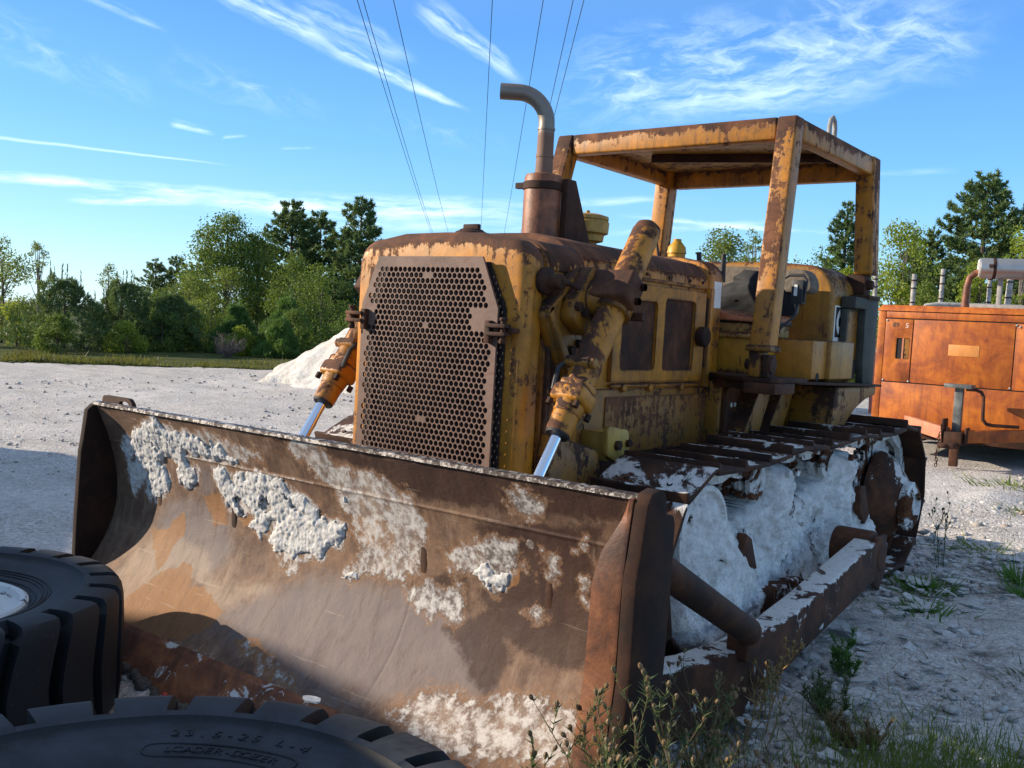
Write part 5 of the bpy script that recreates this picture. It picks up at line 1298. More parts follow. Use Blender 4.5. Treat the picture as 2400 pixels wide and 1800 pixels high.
# idler wheels, sprockets, rollers, caked frame
def undercarriage(sx, root):
    xm = sx * (XI + XO) / 2
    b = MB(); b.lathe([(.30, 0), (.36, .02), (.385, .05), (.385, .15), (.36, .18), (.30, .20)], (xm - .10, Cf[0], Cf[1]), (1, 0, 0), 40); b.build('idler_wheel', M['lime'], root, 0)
    b = MB(); n = 26; pr_ = []
    for i in range(n * 2): a = 2 * PI * i / (n * 2); r = .43 if i % 2 else .385; pr_.append((Cr[0] + r * math.cos(a), Cr[1] + r * math.sin(a)))
    b.prism(pr_, 'x', xm - .035, xm + .035); sp = b.build('sprocket', M['limemix'], root, .006)
    x = sx * 1.02
    b = MB(); b.lathe([(.33, 0), (.315, .05), (.24, .13), (.16, .19), (.12, .20)], (x, Cr[0] - .02, Cr[1] - .02), (sx, 0, 0), 36); b.build('final_drive_cover', rusty('limed final drive', 1.0, white=.5, wthr=.60, seed=3.9), root, 0, ang=50)
    b = MB(); b.lathe([(.15, 0), (.17, .015), (.17, .06), (.13, .085), (.10, .09), (.09, .06), (.0, .06)], (x + sx * .18, Cr[0] - .02, Cr[1] - .05), (sx, 0, 0), 30); b.build('hub', M['limemix'], root, 0, ang=40)
    for (y, z) in ((2.17, .96), (3.19, .99)):
        b = MB(); b.lathe([(.075, 0), (.10, .004), (.10, .05), (.07, .055), (.07, .12), (.10, .125), (.10, .16), (.07, .165), (.05, .17)], (sx * .86, y, z), (sx, 0, 0), 26); b.lathe([(.09, 0), (.10, .004), (.10, .03), (.085, .035)], (sx * 1.045, y, z), (sx, 0, 0), 26); b.build('carrier_roller', M['limemix'], root, 0, ang=40)
    b = MB()
    for y in np.linspace(1.95, 3.85, 6): b.lathe([(.09, 0), (.09, .34)], (xm - .17, y, .30), (1, 0, 0), 20)
    build_each(b, 'track_roller', M['limemix'], root)
    caked_frame(sx, root)
def caked_frame(sx, root):
    poly = [(1.22, .30), (1.20, .62), (1.24, .86), (1.33, .965), (1.47, .995), (1.58, .955), (1.67, .86), (1.72, .80), (1.76, .83), (1.84, .85), (1.93, .76), (2.02, .78), (2.15, .84), (2.235, .87), (2.245, 1.02), (2.29, 1.035), (2.55, 1.02), (2.565, .96), (2.57, .86), (2.70, .82), (2.95, .84), (3.14, .88), (3.20, 1.045), (3.24, 1.06), (3.53, 1.035), (3.56, .98), (3.60, .82), (3.75, .74), (3.90, .68), (4.05, .54), (4.16, .38), (4.20, .22), (3.9, .15), (1.75, .16), (1.45, .17)]
    st = .012; ys = np.arange(1.15, 4.26, st); zs = np.arange(.12, 1.09, st); Y, Z = np.meshgrid(ys, zs)
    jn = vnoise(Y, Z, 3.5, 4, 2.0 + sx); jf = vnoise(Y, Z, 14, 4, 5.0 + sx); jf2 = vnoise(Y, Z, 38, 3, 7.0)
    d = polydist(Y + .012 * jn, Z + .012 * jf, poly)
    # thickness: stands out lumpy, deeper at the front cap and under the carrier stands
    base = 1.085 + .0 * Y
    base = base + .055 * np.exp(-(((Y - 1.47) / .27) ** 2 + ((Z - .82) / .20) ** 2) ** 2)            # guide cap at the idler
    base = base + .085 * np.exp(-(((Y - 1.62) / .50) ** 2 + ((Z - .40) / .34) ** 2) ** 2)
    for yc in (2.40, 3.39): base = base + .055 * np.exp(-((Y - yc) / .15) ** 4) * np.clip((Z - .35) / .3, 0, 1)
    base = base - .06 * np.exp(-((Y - 1.95) / .12) ** 2) * np.clip((Z - .55) / .2, 0, 1)
    base = base + .05 * np.clip((.62 - Z) / .4, 0, 1)
    base = base - .05 * np.exp(-(((Y - 3.05) / .18) ** 2 + ((Z - .60) / .12) ** 2) ** 2)
    edge = np.sqrt(np.clip(d / .05, 0, 1))
    rid = 1 - 2 * np.abs(vnoise(Y * 2.6, Z * .9, 3.4, 4, 12.0 + sx))
    X = base + .022 * rid + .036 * jn + .020 * jf + .008 * jf2 - .08 * (1 - edge)
    X = np.where(d < 0, .80, X)
    idx = np.arange(Y.size).reshape(Y.shape)
    F = np.stack([idx[:-1, :-1], idx[:-1, 1:], idx[1:, 1:], idx[1:, :-1]], -1).reshape(-1, 4)
    keep = (d.reshape(-1)[F] > -.016).all(1); F = F[keep] if sx > 0 else F[keep][:, ::-1]
    V = np.stack([sx * X, Y, Z], -1).reshape(-1, 3); u = np.unique(F); mp = np.full(len(V), -1); mp[u] = np.arange(len(u))
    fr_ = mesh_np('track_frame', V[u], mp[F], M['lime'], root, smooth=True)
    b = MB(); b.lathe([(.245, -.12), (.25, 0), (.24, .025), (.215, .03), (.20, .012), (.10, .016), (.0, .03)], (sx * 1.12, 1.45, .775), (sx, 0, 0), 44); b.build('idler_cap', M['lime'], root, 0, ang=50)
    if sx > 0:
        b = MB()
        b.prism([(1.90, .735), (1.97, .70), (2.06, .53), (1.93, .545), (1.87, .62)], 'x', 1.10, 1.155); b.prism([(3.66, .80), (3.75, .80), (3.88, .60), (3.80, .54), (3.68, .64)], 'x', 1.09, 1.135)
        build_each(b, 'bare_guard', M['rust'], root, .008)
        b = MB(); b.bx(1.10, 1.21, 1.95, 2.55, .22, .42); b.build('side_ledge', M['limemix'], root, .02, 3)
        b = MB()
        for (y, z) in ((2.33, 1.00), (2.45, 1.00), (3.31, 1.02), (3.42, 1.015)): b.bolt((1.165, y, z), (1, 0, 0), .022, .02)
        build_each(b, 'stand_bolt', M['limemix'], root)
    return fr_
undercarriage(1, trR); undercarriage(-1, trL)

# ---------------------------------------------------------------- push arms with braces
def push_arm(sx):
    st = [((1.40, 3.10), .10, .39, .565, .05), ((1.40, 2.97), .14, .37, .60, 0), ((1.40, 2.0), .14, .215, .445, 0), ((1.40, 1.60), .14, .135, .395, 0), ((1.395, 1.28), .15, .075, .375, 0), ((1.34, 1.0), .16, .06, .36, 0), ((1.24, .72), .17, .06, .36, 0), ((1.15, .36), .18, .10, .40, 0)]
    P = []; F = []
    for (c, w, zl, zh, _) in st:
        x = sx * c[0]; P += [(x - w / 2, c[1], zl), (x + w / 2, c[1], zl), (x + w / 2, c[1], zh), (x - w / 2, c[1], zh)]
    n = len(st)
    for i in range(n - 1):
        for k in range(4): F.append((i * 4 + k, i * 4 + (k + 1) % 4, (i + 1) * 4 + (k + 1) % 4, (i + 1) * 4 + k))
    b = MB(); b.add(P, F + [(0, 1, 2, 3), tuple((n - 1) * 4 + k for k in (3, 2, 1, 0))]); arm = b.build('push_arm', M['arm'], dozer, .016, 3, ang=50)
    b = MB(); b.tube([(sx * 1.20, 3.07, .52), (sx * 1.42, 3.07, .52)], .12, 24); b.tube([(sx * 1.42, 3.07, .50), (sx * 1.475, 3.07, .50)], .085, 20); b.prism([(2.95, .36), (3.07, .30), (3.17, .40), (3.15, .62), (2.98, .62)], 'x', sx * 1.44, sx * 1.47); b.build('trunnion', M['rust'], arm, .012, 3, ang=50)
    b = MB(); a0 = Vector((sx * 1.48, 1.23, .46)); a1 = Vector((sx * 1.53, .24, .93)); b.tube([a0, a0 + (a1 - a0) * .03, a1], [.05, .058, .058], 22); br = b.build('brace', M['rustdark'], arm, 0, ang=40)
    b = MB(); b.lathe([(.03, -.06), (.058, -.04), (.062, 0), (.056, .03)], a0, a0 - a1, 18); b.bx(sx * 1.40, sx * 1.50, 1.20, 1.34, .33, .45); b.build('brace_eye', M['rust'], arm, .01, ang=50)
push_arm(1); push_arm(-1)
# ================================================================ LOOSE TYRES
def rubber_mat():
    m, B = newmat('weathered tyre rubber'); co = B.n('ShaderNodeTexCoord').outputs['Object']
    n = B.noise(co, 4.5, 8, .7, .4); f = B.noise(co, 60, 4, .7)
    nz = B.n('ShaderNodeSeparateXYZ', {0: B.n('ShaderNodeNewGeometry').outputs['Normal']}).outputs[2]
    dust = B.m('MULTIPLY', B.step(nz, .45, .98), B.step(n, .34, .62))
    c = B.mix(B.m('MULTIPLY', dust, .75), (.007, .0078, .0095), (.050, .054, .062))
    c = B.mix(B.m('MULTIPLY', B.step(f, .62, .72), .3), c, (.10, .095, .09))
    finish(B, c, B.lerp(dust, .62, .85), B.m('ADD', B.m('MULTIPLY', f, .4), n), .18, .006, 0.0, .4); return m
M['tyre'] = rubber_mat()
def tyre(cx, cy, R, Wd, rb, ring, seed, label, lugs=24, z0=0.0, text=None, rim=False):
    root = empty('tyre', (cx, cy, z0), label, 'tyre')
    # section (radius, height, groove weight), from top bead over the tread to the bottom bead
    T = Wd
    sec = [(rb, T * .80, 0), (rb + .015, T * .845, 0), (rb + .05, T * .88, 0), (rb + .12, T * .93, 0), (ring - .06, T * .953, 0), (ring - .012, T * .955, 0), (ring - .004, T * .962, 0), (ring + .004, T * .990, .0), (ring + .03, T, .05),
           (ring + .07, T * 1.0, .75), (R * .93, T * .997, 1), (R * .965, T * .985, 1), (R * .985, T * .95, 1), (R * .995, T * .88, 1), (R, T * .75, 1), (R * 1.005, T * .6, 1), (R * 1.005, T * .5, 1), (R * 1.005, T * .4, 1), (R, T * .25, 1), (R * .99, T * .10, 1), (R * .95, T * .02, 1), (R * .85, 0, .6), (ring, .01, 0), (rb + .1, .06, 0), (rb, T * .2, 0)]
    per = 16; N = lugs * per; V = []; F = []; r_ = random.Random(seed)
    jit = [r_.uniform(-.06, .06) for _ in range(lugs)]
    us = [0, .06, .12, .2, .3, .4, .5, .6, .66, .685, .70, .72, .84, .96, .975, .99]
    for i in range(N):
        k, u0 = divmod(i, per); u = us[u0]
        for (r, z, g) in sec:
            sweep = .9 * abs(z / T - .5) ** 1.5 * (1 if z > T * .5 else 1)      # grooves swept from the middle to the shoulder
            a = 2 * PI * (k + u + jit[k] * .3 + sweep) / lugs
            gr = 1.0 if .70 <= u <= .965 else 0.0
            wob = .004 * mn.noise(Vector((a * 3, r * 9, z * 9 + seed)))
            rr = r - .062 * g * gr * (1 if r > R * .9 else .35); zz = z - (.060 * g * gr if (z > T * .93 and r > ring) else 0) + (.0 if z < .05 else wob)
            V.append((cx + rr * math.cos(a), cy + rr * math.sin(a), z0 + zz))
    m = len(sec)
    for i in range(N):
        i2 = (i + 1) % N
        for j in range(m - 1): F.append((i * m + j, i * m + j + 1, i2 * m + j + 1, i2 * m + j))
    me = bpy.data.meshes.new('casing'); me.from_pydata(V, [], F); me.update()
    cas = link('casing', me, M['tyre'], root, True, 38)
    b = MB()
    for q in (rb + .035, rb + .06, rb + .075, rb + .09):
        P = [(cx + q * math.cos(a), cy + q * math.sin(a), z0 + T * np.interp(q, [s[0] for s in sec[:6]], [s[1] / T for s in sec[:6]]) + .001) for a in np.linspace(0, 2 * PI, 97)]
        b.tube(P, .004, 6, False)
    b.build('bead_ribs', M['tyre'], root)
    if text:
        bm = bmesh.new()
        for (body, r, size, a_mid, adv) in text:
            n = len(body)
            for i, ch in enumerate(body):
                if ch == ' ': continue
                a = a_mid - (i - (n - 1) / 2) * adv / r
                zz = z0 + T * np.interp(r, [s[0] for s in sec[:6]], [s[1] / T for s in sec[:6]])
                cu = bpy.data.curves.new('c', 'FONT'); cu.body = ch; cu.size = size; cu.extrude = .0012; cu.align_x = 'CENTER'; cu.align_y = 'CENTER'; cu.offset = -.0005
                t = bpy.data.objects.new('c', cu); COL.objects.link(t); dg = bpy.context.evaluated_depsgraph_get()
                me2 = bpy.data.meshes.new_from_object(t.evaluated_get(dg)); bpy.data.objects.remove(t); bpy.data.curves.remove(cu)
                me2.transform(Matrix.Translation((cx + r * math.cos(a), cy + r * math.sin(a), zz + .002)) @ Matrix.Rotation(a - PI / 2, 4, 'Z'))
                bm.from_mesh(me2); bpy.data.meshes.remove(me2)
        me3 = bpy.data.meshes.new('raised_lettering'); bm.to_mesh(me3); bm.free(); link('raised_lettering', me3, M['tyre'], root, False)
        # rounded frame round the second line
        r, n, adv, a_mid = text[1][1], len(text[1][0]), text[1][4], text[1][3]; hw = (n * adv / 2 + .02) / r; P = []
        for a in np.linspace(a_mid + hw, a_mid - hw, 30): P.append((r + .032, a))
        for t in np.linspace(0, PI, 7)[1:-1]: P.append((r + .032 * math.cos(t), a_mid - hw - .032 * math.sin(t) / r))
        for a in np.linspace(a_mid - hw, a_mid + hw, 30): P.append((r - .032, a))
        for t in np.linspace(0, PI, 7)[1:-1]: P.append((r - .032 * math.cos(t), a_mid + hw + .032 * math.sin(t) / r))
        P.append(P[0]); b = MB(); b.tube([(cx + q * math.cos(a), cy + q * math.sin(a), z0 + T * np.interp(q, [s[0] for s in sec[:6]], [s[1] / T for s in sec[:6]]) + .001) for q, a in P], .003, 6, False); b.build('lettering_frame', M['tyre'], root)
    if rim:
        mw, B = newmat('chipped white rim paint'); co = B.n('ShaderNodeTexCoord').outputs['Object']; n_ = B.noise(co, 17, 6, .75); st = B.step(B.noise(B.mapv(co, (7, 22, 20)), 1, 6, .75), .58, .62)
        finish(B, B.mix(st, B.mix(n_, (.50, .50, .47), (.66, .66, .63)), (.06, .05, .045)), .6, n_, .2, .004)
        b = MB(); b.lathe([(rb + .012, T * .82), (rb + .010, T * .86), (rb - .004, T * .875), (rb - .022, T * .862), (rb - .03, T * .82), (rb - .05, T * .76), (rb - .075, T * .735), (rb - .13, T * .72), (rb - .15, T * .70), (rb - .16, T * .66), (rb - .19, T * .655), (rb - .20, T * .60), (.05, T * .55)], (cx, cy, z0), (0, 0, 1), 72); b.build('rim', mw, root, 0, ang=40)
    return root
tyre(1.39, -1.61, .862, .60, .335, .682, 3, 'big loose tyre without rim lying flat in the foreground, lettering on its sidewall', 24, 0.0,
     [('23.5-25 L-4', .615, .052, math.radians(119), .036), ('LOADER-DOZER', .532, .044, math.radians(121), .0255)])
tyre(-1.00, -1.05, .762, .535, .385, .60, 8, 'loose tyre on a white rim lying flat at the left, before the blade corner', 22, 0.0, None, True)
b = MB(); r_ = random.Random(4); P = []
for i in range(11):
    a = 2 * PI * i / 11; q = r_.uniform(.7, 1.1); P.append((1.055 + .040 * q * math.cos(a) * .9, -.805 + .022 * q * math.sin(a)))
b.prism(P, 'z', .590, .595); tag(b.build('lime_flake', M['crust'], None), 'single white flake lying on the shoulder of the foreground tyre', 'flake')

# ================================================================ ORANGE COMPRESSOR TRAILER
def orange_mat():
    m, B = newmat('weathered orange enamel'); co = B.n('ShaderNodeTexCoord').outputs['Object']
    n1 = B.noise(co, 2.6, 10, .72, .8); n2 = B.noise(B.mapv(co, (9, 9, 3.0)), 1.0, 9, .75); n3 = B.noise(co, 24, 6, .7)
    c = B.ramp(B.m('ADD', B.m('MULTIPLY', n1, .6), B.m('MULTIPLY', n2, .4)), [(.35, (.56, .170, .013)), (.46, (.43, .115, .011)), (.55, (.30, .068, .010)), (.66, (.11, .028, .010))])
    ch = B.step(B.noise(B.mapv(co, (9, 9, 22)), 1.0, 6, .7, .5), .66, .69)
    c = B.mix(B.m('MULTIPLY', ch, .8), c, (.06, .025, .015)); c = B.mix(B.m('MULTIPLY', B.step(n3, .58, .75), .35), c, (.20, .06, .02))
    zz_ = B.n('ShaderNodeSeparateXYZ', {0: co}).outputs[2]
    runs = B.m('MULTIPLY', B.step(B.noise(B.mapv(co, (17, 17, .8)), 1.0, 6, .65, .3), .52, .68), .5)
    c = B.mix(runs, c, (.16, .042, .012))
    finish(B, c, .55, n3, .12, .004, 0.0, .4); return m
M['orange'] = orange_mat()
M['pink'] = plain('faded red beam paint', (.44, .16, .085), .7, var=.25, sc=6)
M['silver'], _B = newmat('aluminised muffler'); _co = _B.n('ShaderNodeTexCoord').outputs['Object']; _n = _B.noise(_co, 9, 6, .7); finish(_B, _B.mix(_n, (.34, .325, .30), (.52, .50, .47)), .38, _n, .15, .004, .75)
TX0, TX1, TY, TZ0, TZ1 = -.99, 1.47, 10.55, .715, 2.275
trailer = empty('compressor_trailer', (.24, 12.2, gz(0, 12)), 'orange rusty compressor trailer with silver muffler on top, standing behind the bulldozer', 'trailer')
b = MB(); b.bx(TX0, TX1, TY, 14.2, TZ0, 2.19); body = b.build('body', M['orange'], trailer, .012, 2)
b = MB(); b.hull8([(TX0 - .035, TY - .03, 2.195), (TX1 + .035, TY - .03, 2.195), (TX1 + .035, 14.25, 2.195), (TX0 - .035, 14.25, 2.195)], [(TX0 + .02, TY + .03, TZ1), (TX1 - .02, TY + .03, TZ1), (TX1 - .02, 14.2, TZ1), (TX0 + .02, 14.2, TZ1)]); b.build('roof', M['orange'], trailer, .01)
# corner posts, fascia and separate sheet panels on the front
b = MB(); b.bx(TX0 - .006, TX0 + .085, TY - .012, TY - .001, TZ0 + .01, 2.185); b.bx(TX1 - .085, TX1 + .006, TY - .012, TY - .001, TZ0 + .01, 2.185); build_each(b, 'corner_post', M['orange'], body, .003)
PAN = [(TX0 + .093, -.553, 1.278, 2.09), (-.541, .648, 1.278, 2.09), (.660, TX1 - .093, 1.278, 2.09), (TX0 + .093, TX1 - .093, TZ0 + .02, 1.264), (TX0 + .093, TX1 - .093, 2.105, 2.185)]
HX0, HX1, HZ0, HZ1 = -.745, -.575, 1.575, 1.845
for i, (x0, x1, z0, z1) in enumerate(PAN):
    if i == 0:
        prism_holes([(x0, z0), (x1, z0), (x1, z1), (x0, z1)], [round_poly([(HX0, HZ0), (HX1, HZ0), (HX1, HZ1), (HX0, HZ1)], .015, 2)], 'y', TY - .014, TY - .0025, 'panel', M['orange'], body, .002)
    else: MB().bx(x0, x1, TY - .014, TY - .0025, z0, z1).build('panel', M['orange'], body, .003)
MB().bx(TX0 + .09, TX1 - .09, TY - .0022, TY - .0005, TZ0 + .02, 2.18).build('seam_backing', M['black'], body)
b = MB(); b.bx(-.672, -.652, TY - .013, TY - .0026, HZ0, HZ1); b.build('latch_bar', M['pink'], body)
MB().bx(HX1 - .075, HX1 - .003, TY - .006, TY - .0027, HZ0 + .005, HZ1 - .005).build('latch_plate', M['shade'], body)
MB().bx(-.10, .262, TY - .018, TY - .0141, 1.655, 1.795).build('faded_plate', plain('faded orange plate', (.62, .24, .055), .6, var=.12), body, .001)
b = MB()
for (x, z) in ((-.88, 1.29), (-.56, 1.29), (.64, 1.30), (.66, 2.07), (-.88, 2.07), (.70, 2.05)): b.lathe([(.014, 0), (.012, .008), (.0, .011)], (x, TY - .014, z), (0, -1, 0), 10)
build_each(b, 'screw_head', M['silver'], body)
text_obj('stencilled_number', '89', .085, plain('dark stencil paint', (.055, .035, .025), .7), body, Matrix.Translation((-.765, TY - .0152, 2.012)) @ RYF, .0005, 1.0, .0015)
text_obj('stencilled_number', '5', .085, plain('pale stencil paint', (.60, .42, .34), .7), body, Matrix.Translation((-.625, TY - .0152, 2.008)) @ RYF, .0005, 1.0, .002)
# chassis, wheels
b = MB(); b.bx(-.85, 1.33, 10.6, 14.1, .56, .70); b.build('chassis', M['rustdark'], trailer, .01)
for x in (-.93, 1.20):
    b = MB(); b.lathe([(.17, .0), (.24, -.01), (.31, .02), (.335, .08), (.31, .16), (.24, .19), (.17, .18)], (x, 12.4, gz(0, 12.4) + .33), (1, 0, 0), 36); w = b.build('wheel', M['tyre'], trailer, 0, ang=50)
    b = MB(); b.lathe([(.18, .03), (.16, .06), (.08, .05), (.07, .02)], (x, 12.4, gz(0, 12.4) + .33), (1, 0, 0), 24); b.build('wheel_rim', M['pink'], w)
# tongue: two beams meeting at the coupler
def beam(p, q, w, h, name, mat):
    p = Vector(p); q = Vector(q); d = (q - p).normalized(); s = d.cross(Vector((0, 0, 1))).normalized() * w / 2; u = Vector((0, 0, h / 2)); f = lambda c: [c - s - u, c + s - u, c + s + u, c - s + u]
    return MB().hull8(f(p), f(q)).build(name, mat, trailer, .006)
beam((-.60, 10.62, .775), (.07, 10.08, .70), .09, .16, 'tongue_beam', M['pink']); beam((1.02, 10.62, .755), (.29, 10.08, .69), .09, .15, 'tongue_beam', M['orange'])
b = MB(); b.box((.18, 10.04, .66), (.20, .26, .16)); b.box((.18, 9.86, .585), (.13, .24, .07)); b.lathe([(.05, 0), (.075, .015), (.075, .05), (.05, .06)], (.12, 9.78, .55), (0, 0, 1), 20); b.box((.05, 10.05, .74), (.03, .20, .30)); b.box((.31, 10.05, .70), (.03, .16, .20)); b.build('coupler', M['rustdark'], trailer, .012, 2)
b = MB(); b.bx(.130, .225, 10.05, 10.13, .66, 1.27); b.bx(.020, .33, 9.98, 10.2, 1.27, 1.318); b.build('jack_post', plain('grey jack steel', (.10, .105, .10), .5, var=.5), trailer, .006)
b = MB(); b.bx(.120, .215, 10.06, 10.14, gz(0, 10.1) + .01, .60); b.build('jack_foot', M['rust'], trailer, .006)
b = MB(); b.tube([(.25, 10.1, 1.26), (.36, 10.1, 1.262), (.42, 10.1, 1.24), (.447, 10.1, 1.19), (.455, 10.1, 1.0), (.462, 10.1, .91), (.50, 10.12, .862), (.56, 10.16, .85), (.80, 10.4, .845)], .021, 10); b.build('bent_pipe', M['rust'], trailer, 0, ang=60)
b = MB()
for k in range(16):
    c = Vector((.035 + .012 * math.sin(k), 9.96 - .01 * k, .80 - .031 * k)); pth = []
    for a in np.linspace(0, 2 * PI, 9): pth.append(c + (Vector((.014 * math.cos(a), 0, .024 * math.sin(a))) if k % 2 else Vector((0, .014 * math.cos(a), .024 * math.sin(a)))))
    b.tube(pth, .0055, 5, False)
b.build('safety_chain', M['rustdark'], trailer)
# silver muffler and rusty bend on the roof
ma = Vector((-.02, 11.4, 2.828)); mb_ = Vector((.95, 11.75, 2.835)); dd = (mb_ - ma).normalized()
b = MB(); b.lathe([(.03, 0), (.115, .0), (.132, .012), (.134, .03), (.134, .98), (.12, 1.0)], ma, dd, 32); mu = b.build('muffler', M['silver'], trailer, 0, ang=40)
b = MB(); b.lathe([(.10, 0), (.115, -.003), (.118, 0)], ma - dd * .002, dd, 32); b.build('end_cap', M['stakewhite'], mu)
for h in (.16, .62): b = MB(); b.lathe([(.135, 0), (.141, .004), (.141, .035), (.135, .04)], ma + dd * h, dd, 32, False); b.box(ma + dd * (h + .02) + Vector((0, -.14, .02)), (.05, .02, .05)); b.build('strap', M['rustdark'], mu)
b = MB(); b.tube([(-.15, 11.4, 2.26), (-.15, 11.4, 2.40), (-.145, 11.4, 2.58), (-.12, 11.4, 2.70), (-.06, 11.42, 2.765), (.01, 11.43, 2.775), (.04, 11.44, 2.775)], [.055, .048, .044, .042, .042, .044, .052], 18); b.lathe([(.075, 0), (.075, .02)], (-.15, 11.4, 2.275), (0, 0, 1), 18); b.build('exhaust_bend', M['muffler'], mu, 0, ang=50)
b = MB(); b.bx(-.05, .75, 11.2, 11.9, 2.276, 2.345); b.bx(.20, .26, 11.5, 11.56, 2.33, 2.72); b.build('roof_box', plain('grey roof box', (.28, .26, .24), .8), trailer, .01)
b = MB(); b.tube([(.80, 11.6, 2.40), (1.4, 11.9, 2.42)], .03, 10); b.build('roof_pipe', M['rustdark'], trailer)
# a long pale panel lying on the stake rack behind the trailer
b = MB(); b.tube([(-1.95, 15.9, 2.40), (-1.88, 15.95, 2.52), (-1.7, 16.05, 2.545), (-.5, 16.7, 2.56), (.6, 17.3, 2.5)], [.03, .035, .05, .055, .04], 10); b.bx(-1.62, -1.56, 16.04, 16.10, gz(0, 16), 2.5); b.bx(-.2, -.14, 16.85, 16.91, gz(0, 16), 2.5)
tag(b.build('pale_rail', M['stake'], None, 0, ang=60), 'pale grey curved rail behind the trailer roof, at the foot of the stakes', 'rail')

# ================================================================ LOOSE STONES
def stones():
    r = np.random.default_rng(12); t = (1 + 5 ** .5) / 2
    I = np.array([(-1, t, 0), (1, t, 0), (-1, -t, 0), (1, -t, 0), (0, -1, t), (0, 1, t), (0, -1, -t), (0, 1, -t), (t, 0, -1), (t, 0, 1), (-t, 0, -1), (-t, 0, 1)]) / math.hypot(1, t)
    IF = np.array([(0, 11, 5), (0, 5, 1), (0, 1, 7), (0, 7, 10), (0, 10, 11), (1, 5, 9), (5, 11, 4), (11, 10, 2), (10, 7, 6), (7, 1, 8), (3, 9, 4), (3, 4, 2), (3, 2, 6), (3, 6, 8), (3, 8, 9), (4, 9, 5), (2, 4, 11), (6, 2, 10), (8, 6, 7), (9, 8, 1)])
    P = []
    def area(n, x0, x1, y0, y1, s0, s1):
        for _ in range(n): P.append((r.uniform(x0, x1), r.uniform(y0, y1), s0 * (s1 / s0) ** (r.random() ** 2.4)))
    area(5200, 1.0, 3.6, .2, 6.0, .005, .032); area(1500, .9, 2.6, 5.0, 12, .010, .045); area(2300, -1.75, .6, -.75, -.2, .005, .028)
    area(2600, -15, -2.2, 1.5, 11, .005, .035); area(700, -3.2, -.8, 6, 18, .010, .04); area(900, -9.5, -2, 2, 6, .008, .03)
    area(90, 1.4, 3.2, .8, 5.5, .015, .032)
    n = len(P); P = np.array(P); S = P[:, 2]; zg = .03 * np.clip(P[:, 1], 0, 14)
    zg = zg + .10 * np.exp(-((P[:, 1] + .22) / .16) ** 2) * np.exp(-((P[:, 0] + 1.0) / .55) ** 2)
    V = I[None] * (1 + r.uniform(-.32, .32, (n, 12, 1))); sc = np.stack([S * r.uniform(.8, 1.5, n), S * r.uniform(.8, 1.4, n), S * r.uniform(.35, .9, n)], 1)
    V = V * sc[:, None]; a = r.uniform(0, 6.28, n); ca, sa = np.cos(a)[:, None], np.sin(a)[:, None]
    X = V[..., 0] * ca - V[..., 1] * sa + P[:, :1]; Y = V[..., 0] * sa + V[..., 1] * ca + P[:, 1:2]; Z = V[..., 2] + (zg + S * .18)[:, None]
    F = (IF[None] + (np.arange(n) * 12)[:, None, None]).reshape(-1, 3)
    m, B = newmat('loose limestone'); rr = B.n('ShaderNodeNewGeometry').outputs['Random Per Island']; co = B.n('ShaderNodeTexCoord').outputs['Object']
    c = B.ramp(rr, [(0, (.10, .085, .07)), (.2, (.26, .23, .20)), (.5, (.42, .395, .36)), (.85, (.58, .555, .52)), (1, (.20, .13, .09))]); f = B.noise(co, 90, 4, .7); c = B.mix(.3, c, B.mix(f, (.3, .28, .26), (.7, .69, .68)))
    finish(B, c, .95, f, .3, .004, 0.0, .2)
    o = mesh_np('loose_gravel', np.stack([X, Y, Z], -1).reshape(-1, 3), F, m); tag(o, 'loose white limestone pieces scattered over the yard', 'gravel', kind='stuff')
    # thin flakes that fell off the tracks
    V = []; F = []
    for i in range(230):
        if i < 150: x, y = 1.30 + abs(r.normal()) * .38, r.uniform(1.2, 5.2)
        else: x, y = r.uniform(1.3, 3.0), r.uniform(.7, 6)
        s = r.uniform(.012, .05) if i % 9 else r.uniform(.05, .10); k = 7; b0 = len(V); tx, ty = r.normal(size=2) * .18; th = .006; a0 = r.uniform(0, 6.28); zb = gz(x, y) + .018 + abs(tx) * s + r.uniform(0, .02)
        for lay in (0, 1):
            for j in range(k):
                a = a0 + 2 * PI * j / k; q = s * (.55 + .6 * ((j * 7 + i * 3) % 5) / 5) * (1.4 if j in (0, 3) else 1); px, py = q * math.cos(a), q * math.sin(a) * .75
                V.append((x + px, y + py, zb + px * tx + py * ty + lay * th))
        F += [tuple(b0 + k + j for j in range(k)), tuple(b0 + j for j in range(k - 1, -1, -1))] + [(b0 + j, b0 + (j + 1) % k, b0 + k + (j + 1) % k, b0 + k + j) for j in range(k)]
    me = bpy.data.meshes.new('lime_flakes'); me.from_pydata(V, [], F); me.update(); o = link('lime_flakes', me, M['crust'], None, False); tag(o, 'white lime flakes fallen beside the track', 'flakes', kind='stuff')
stones()
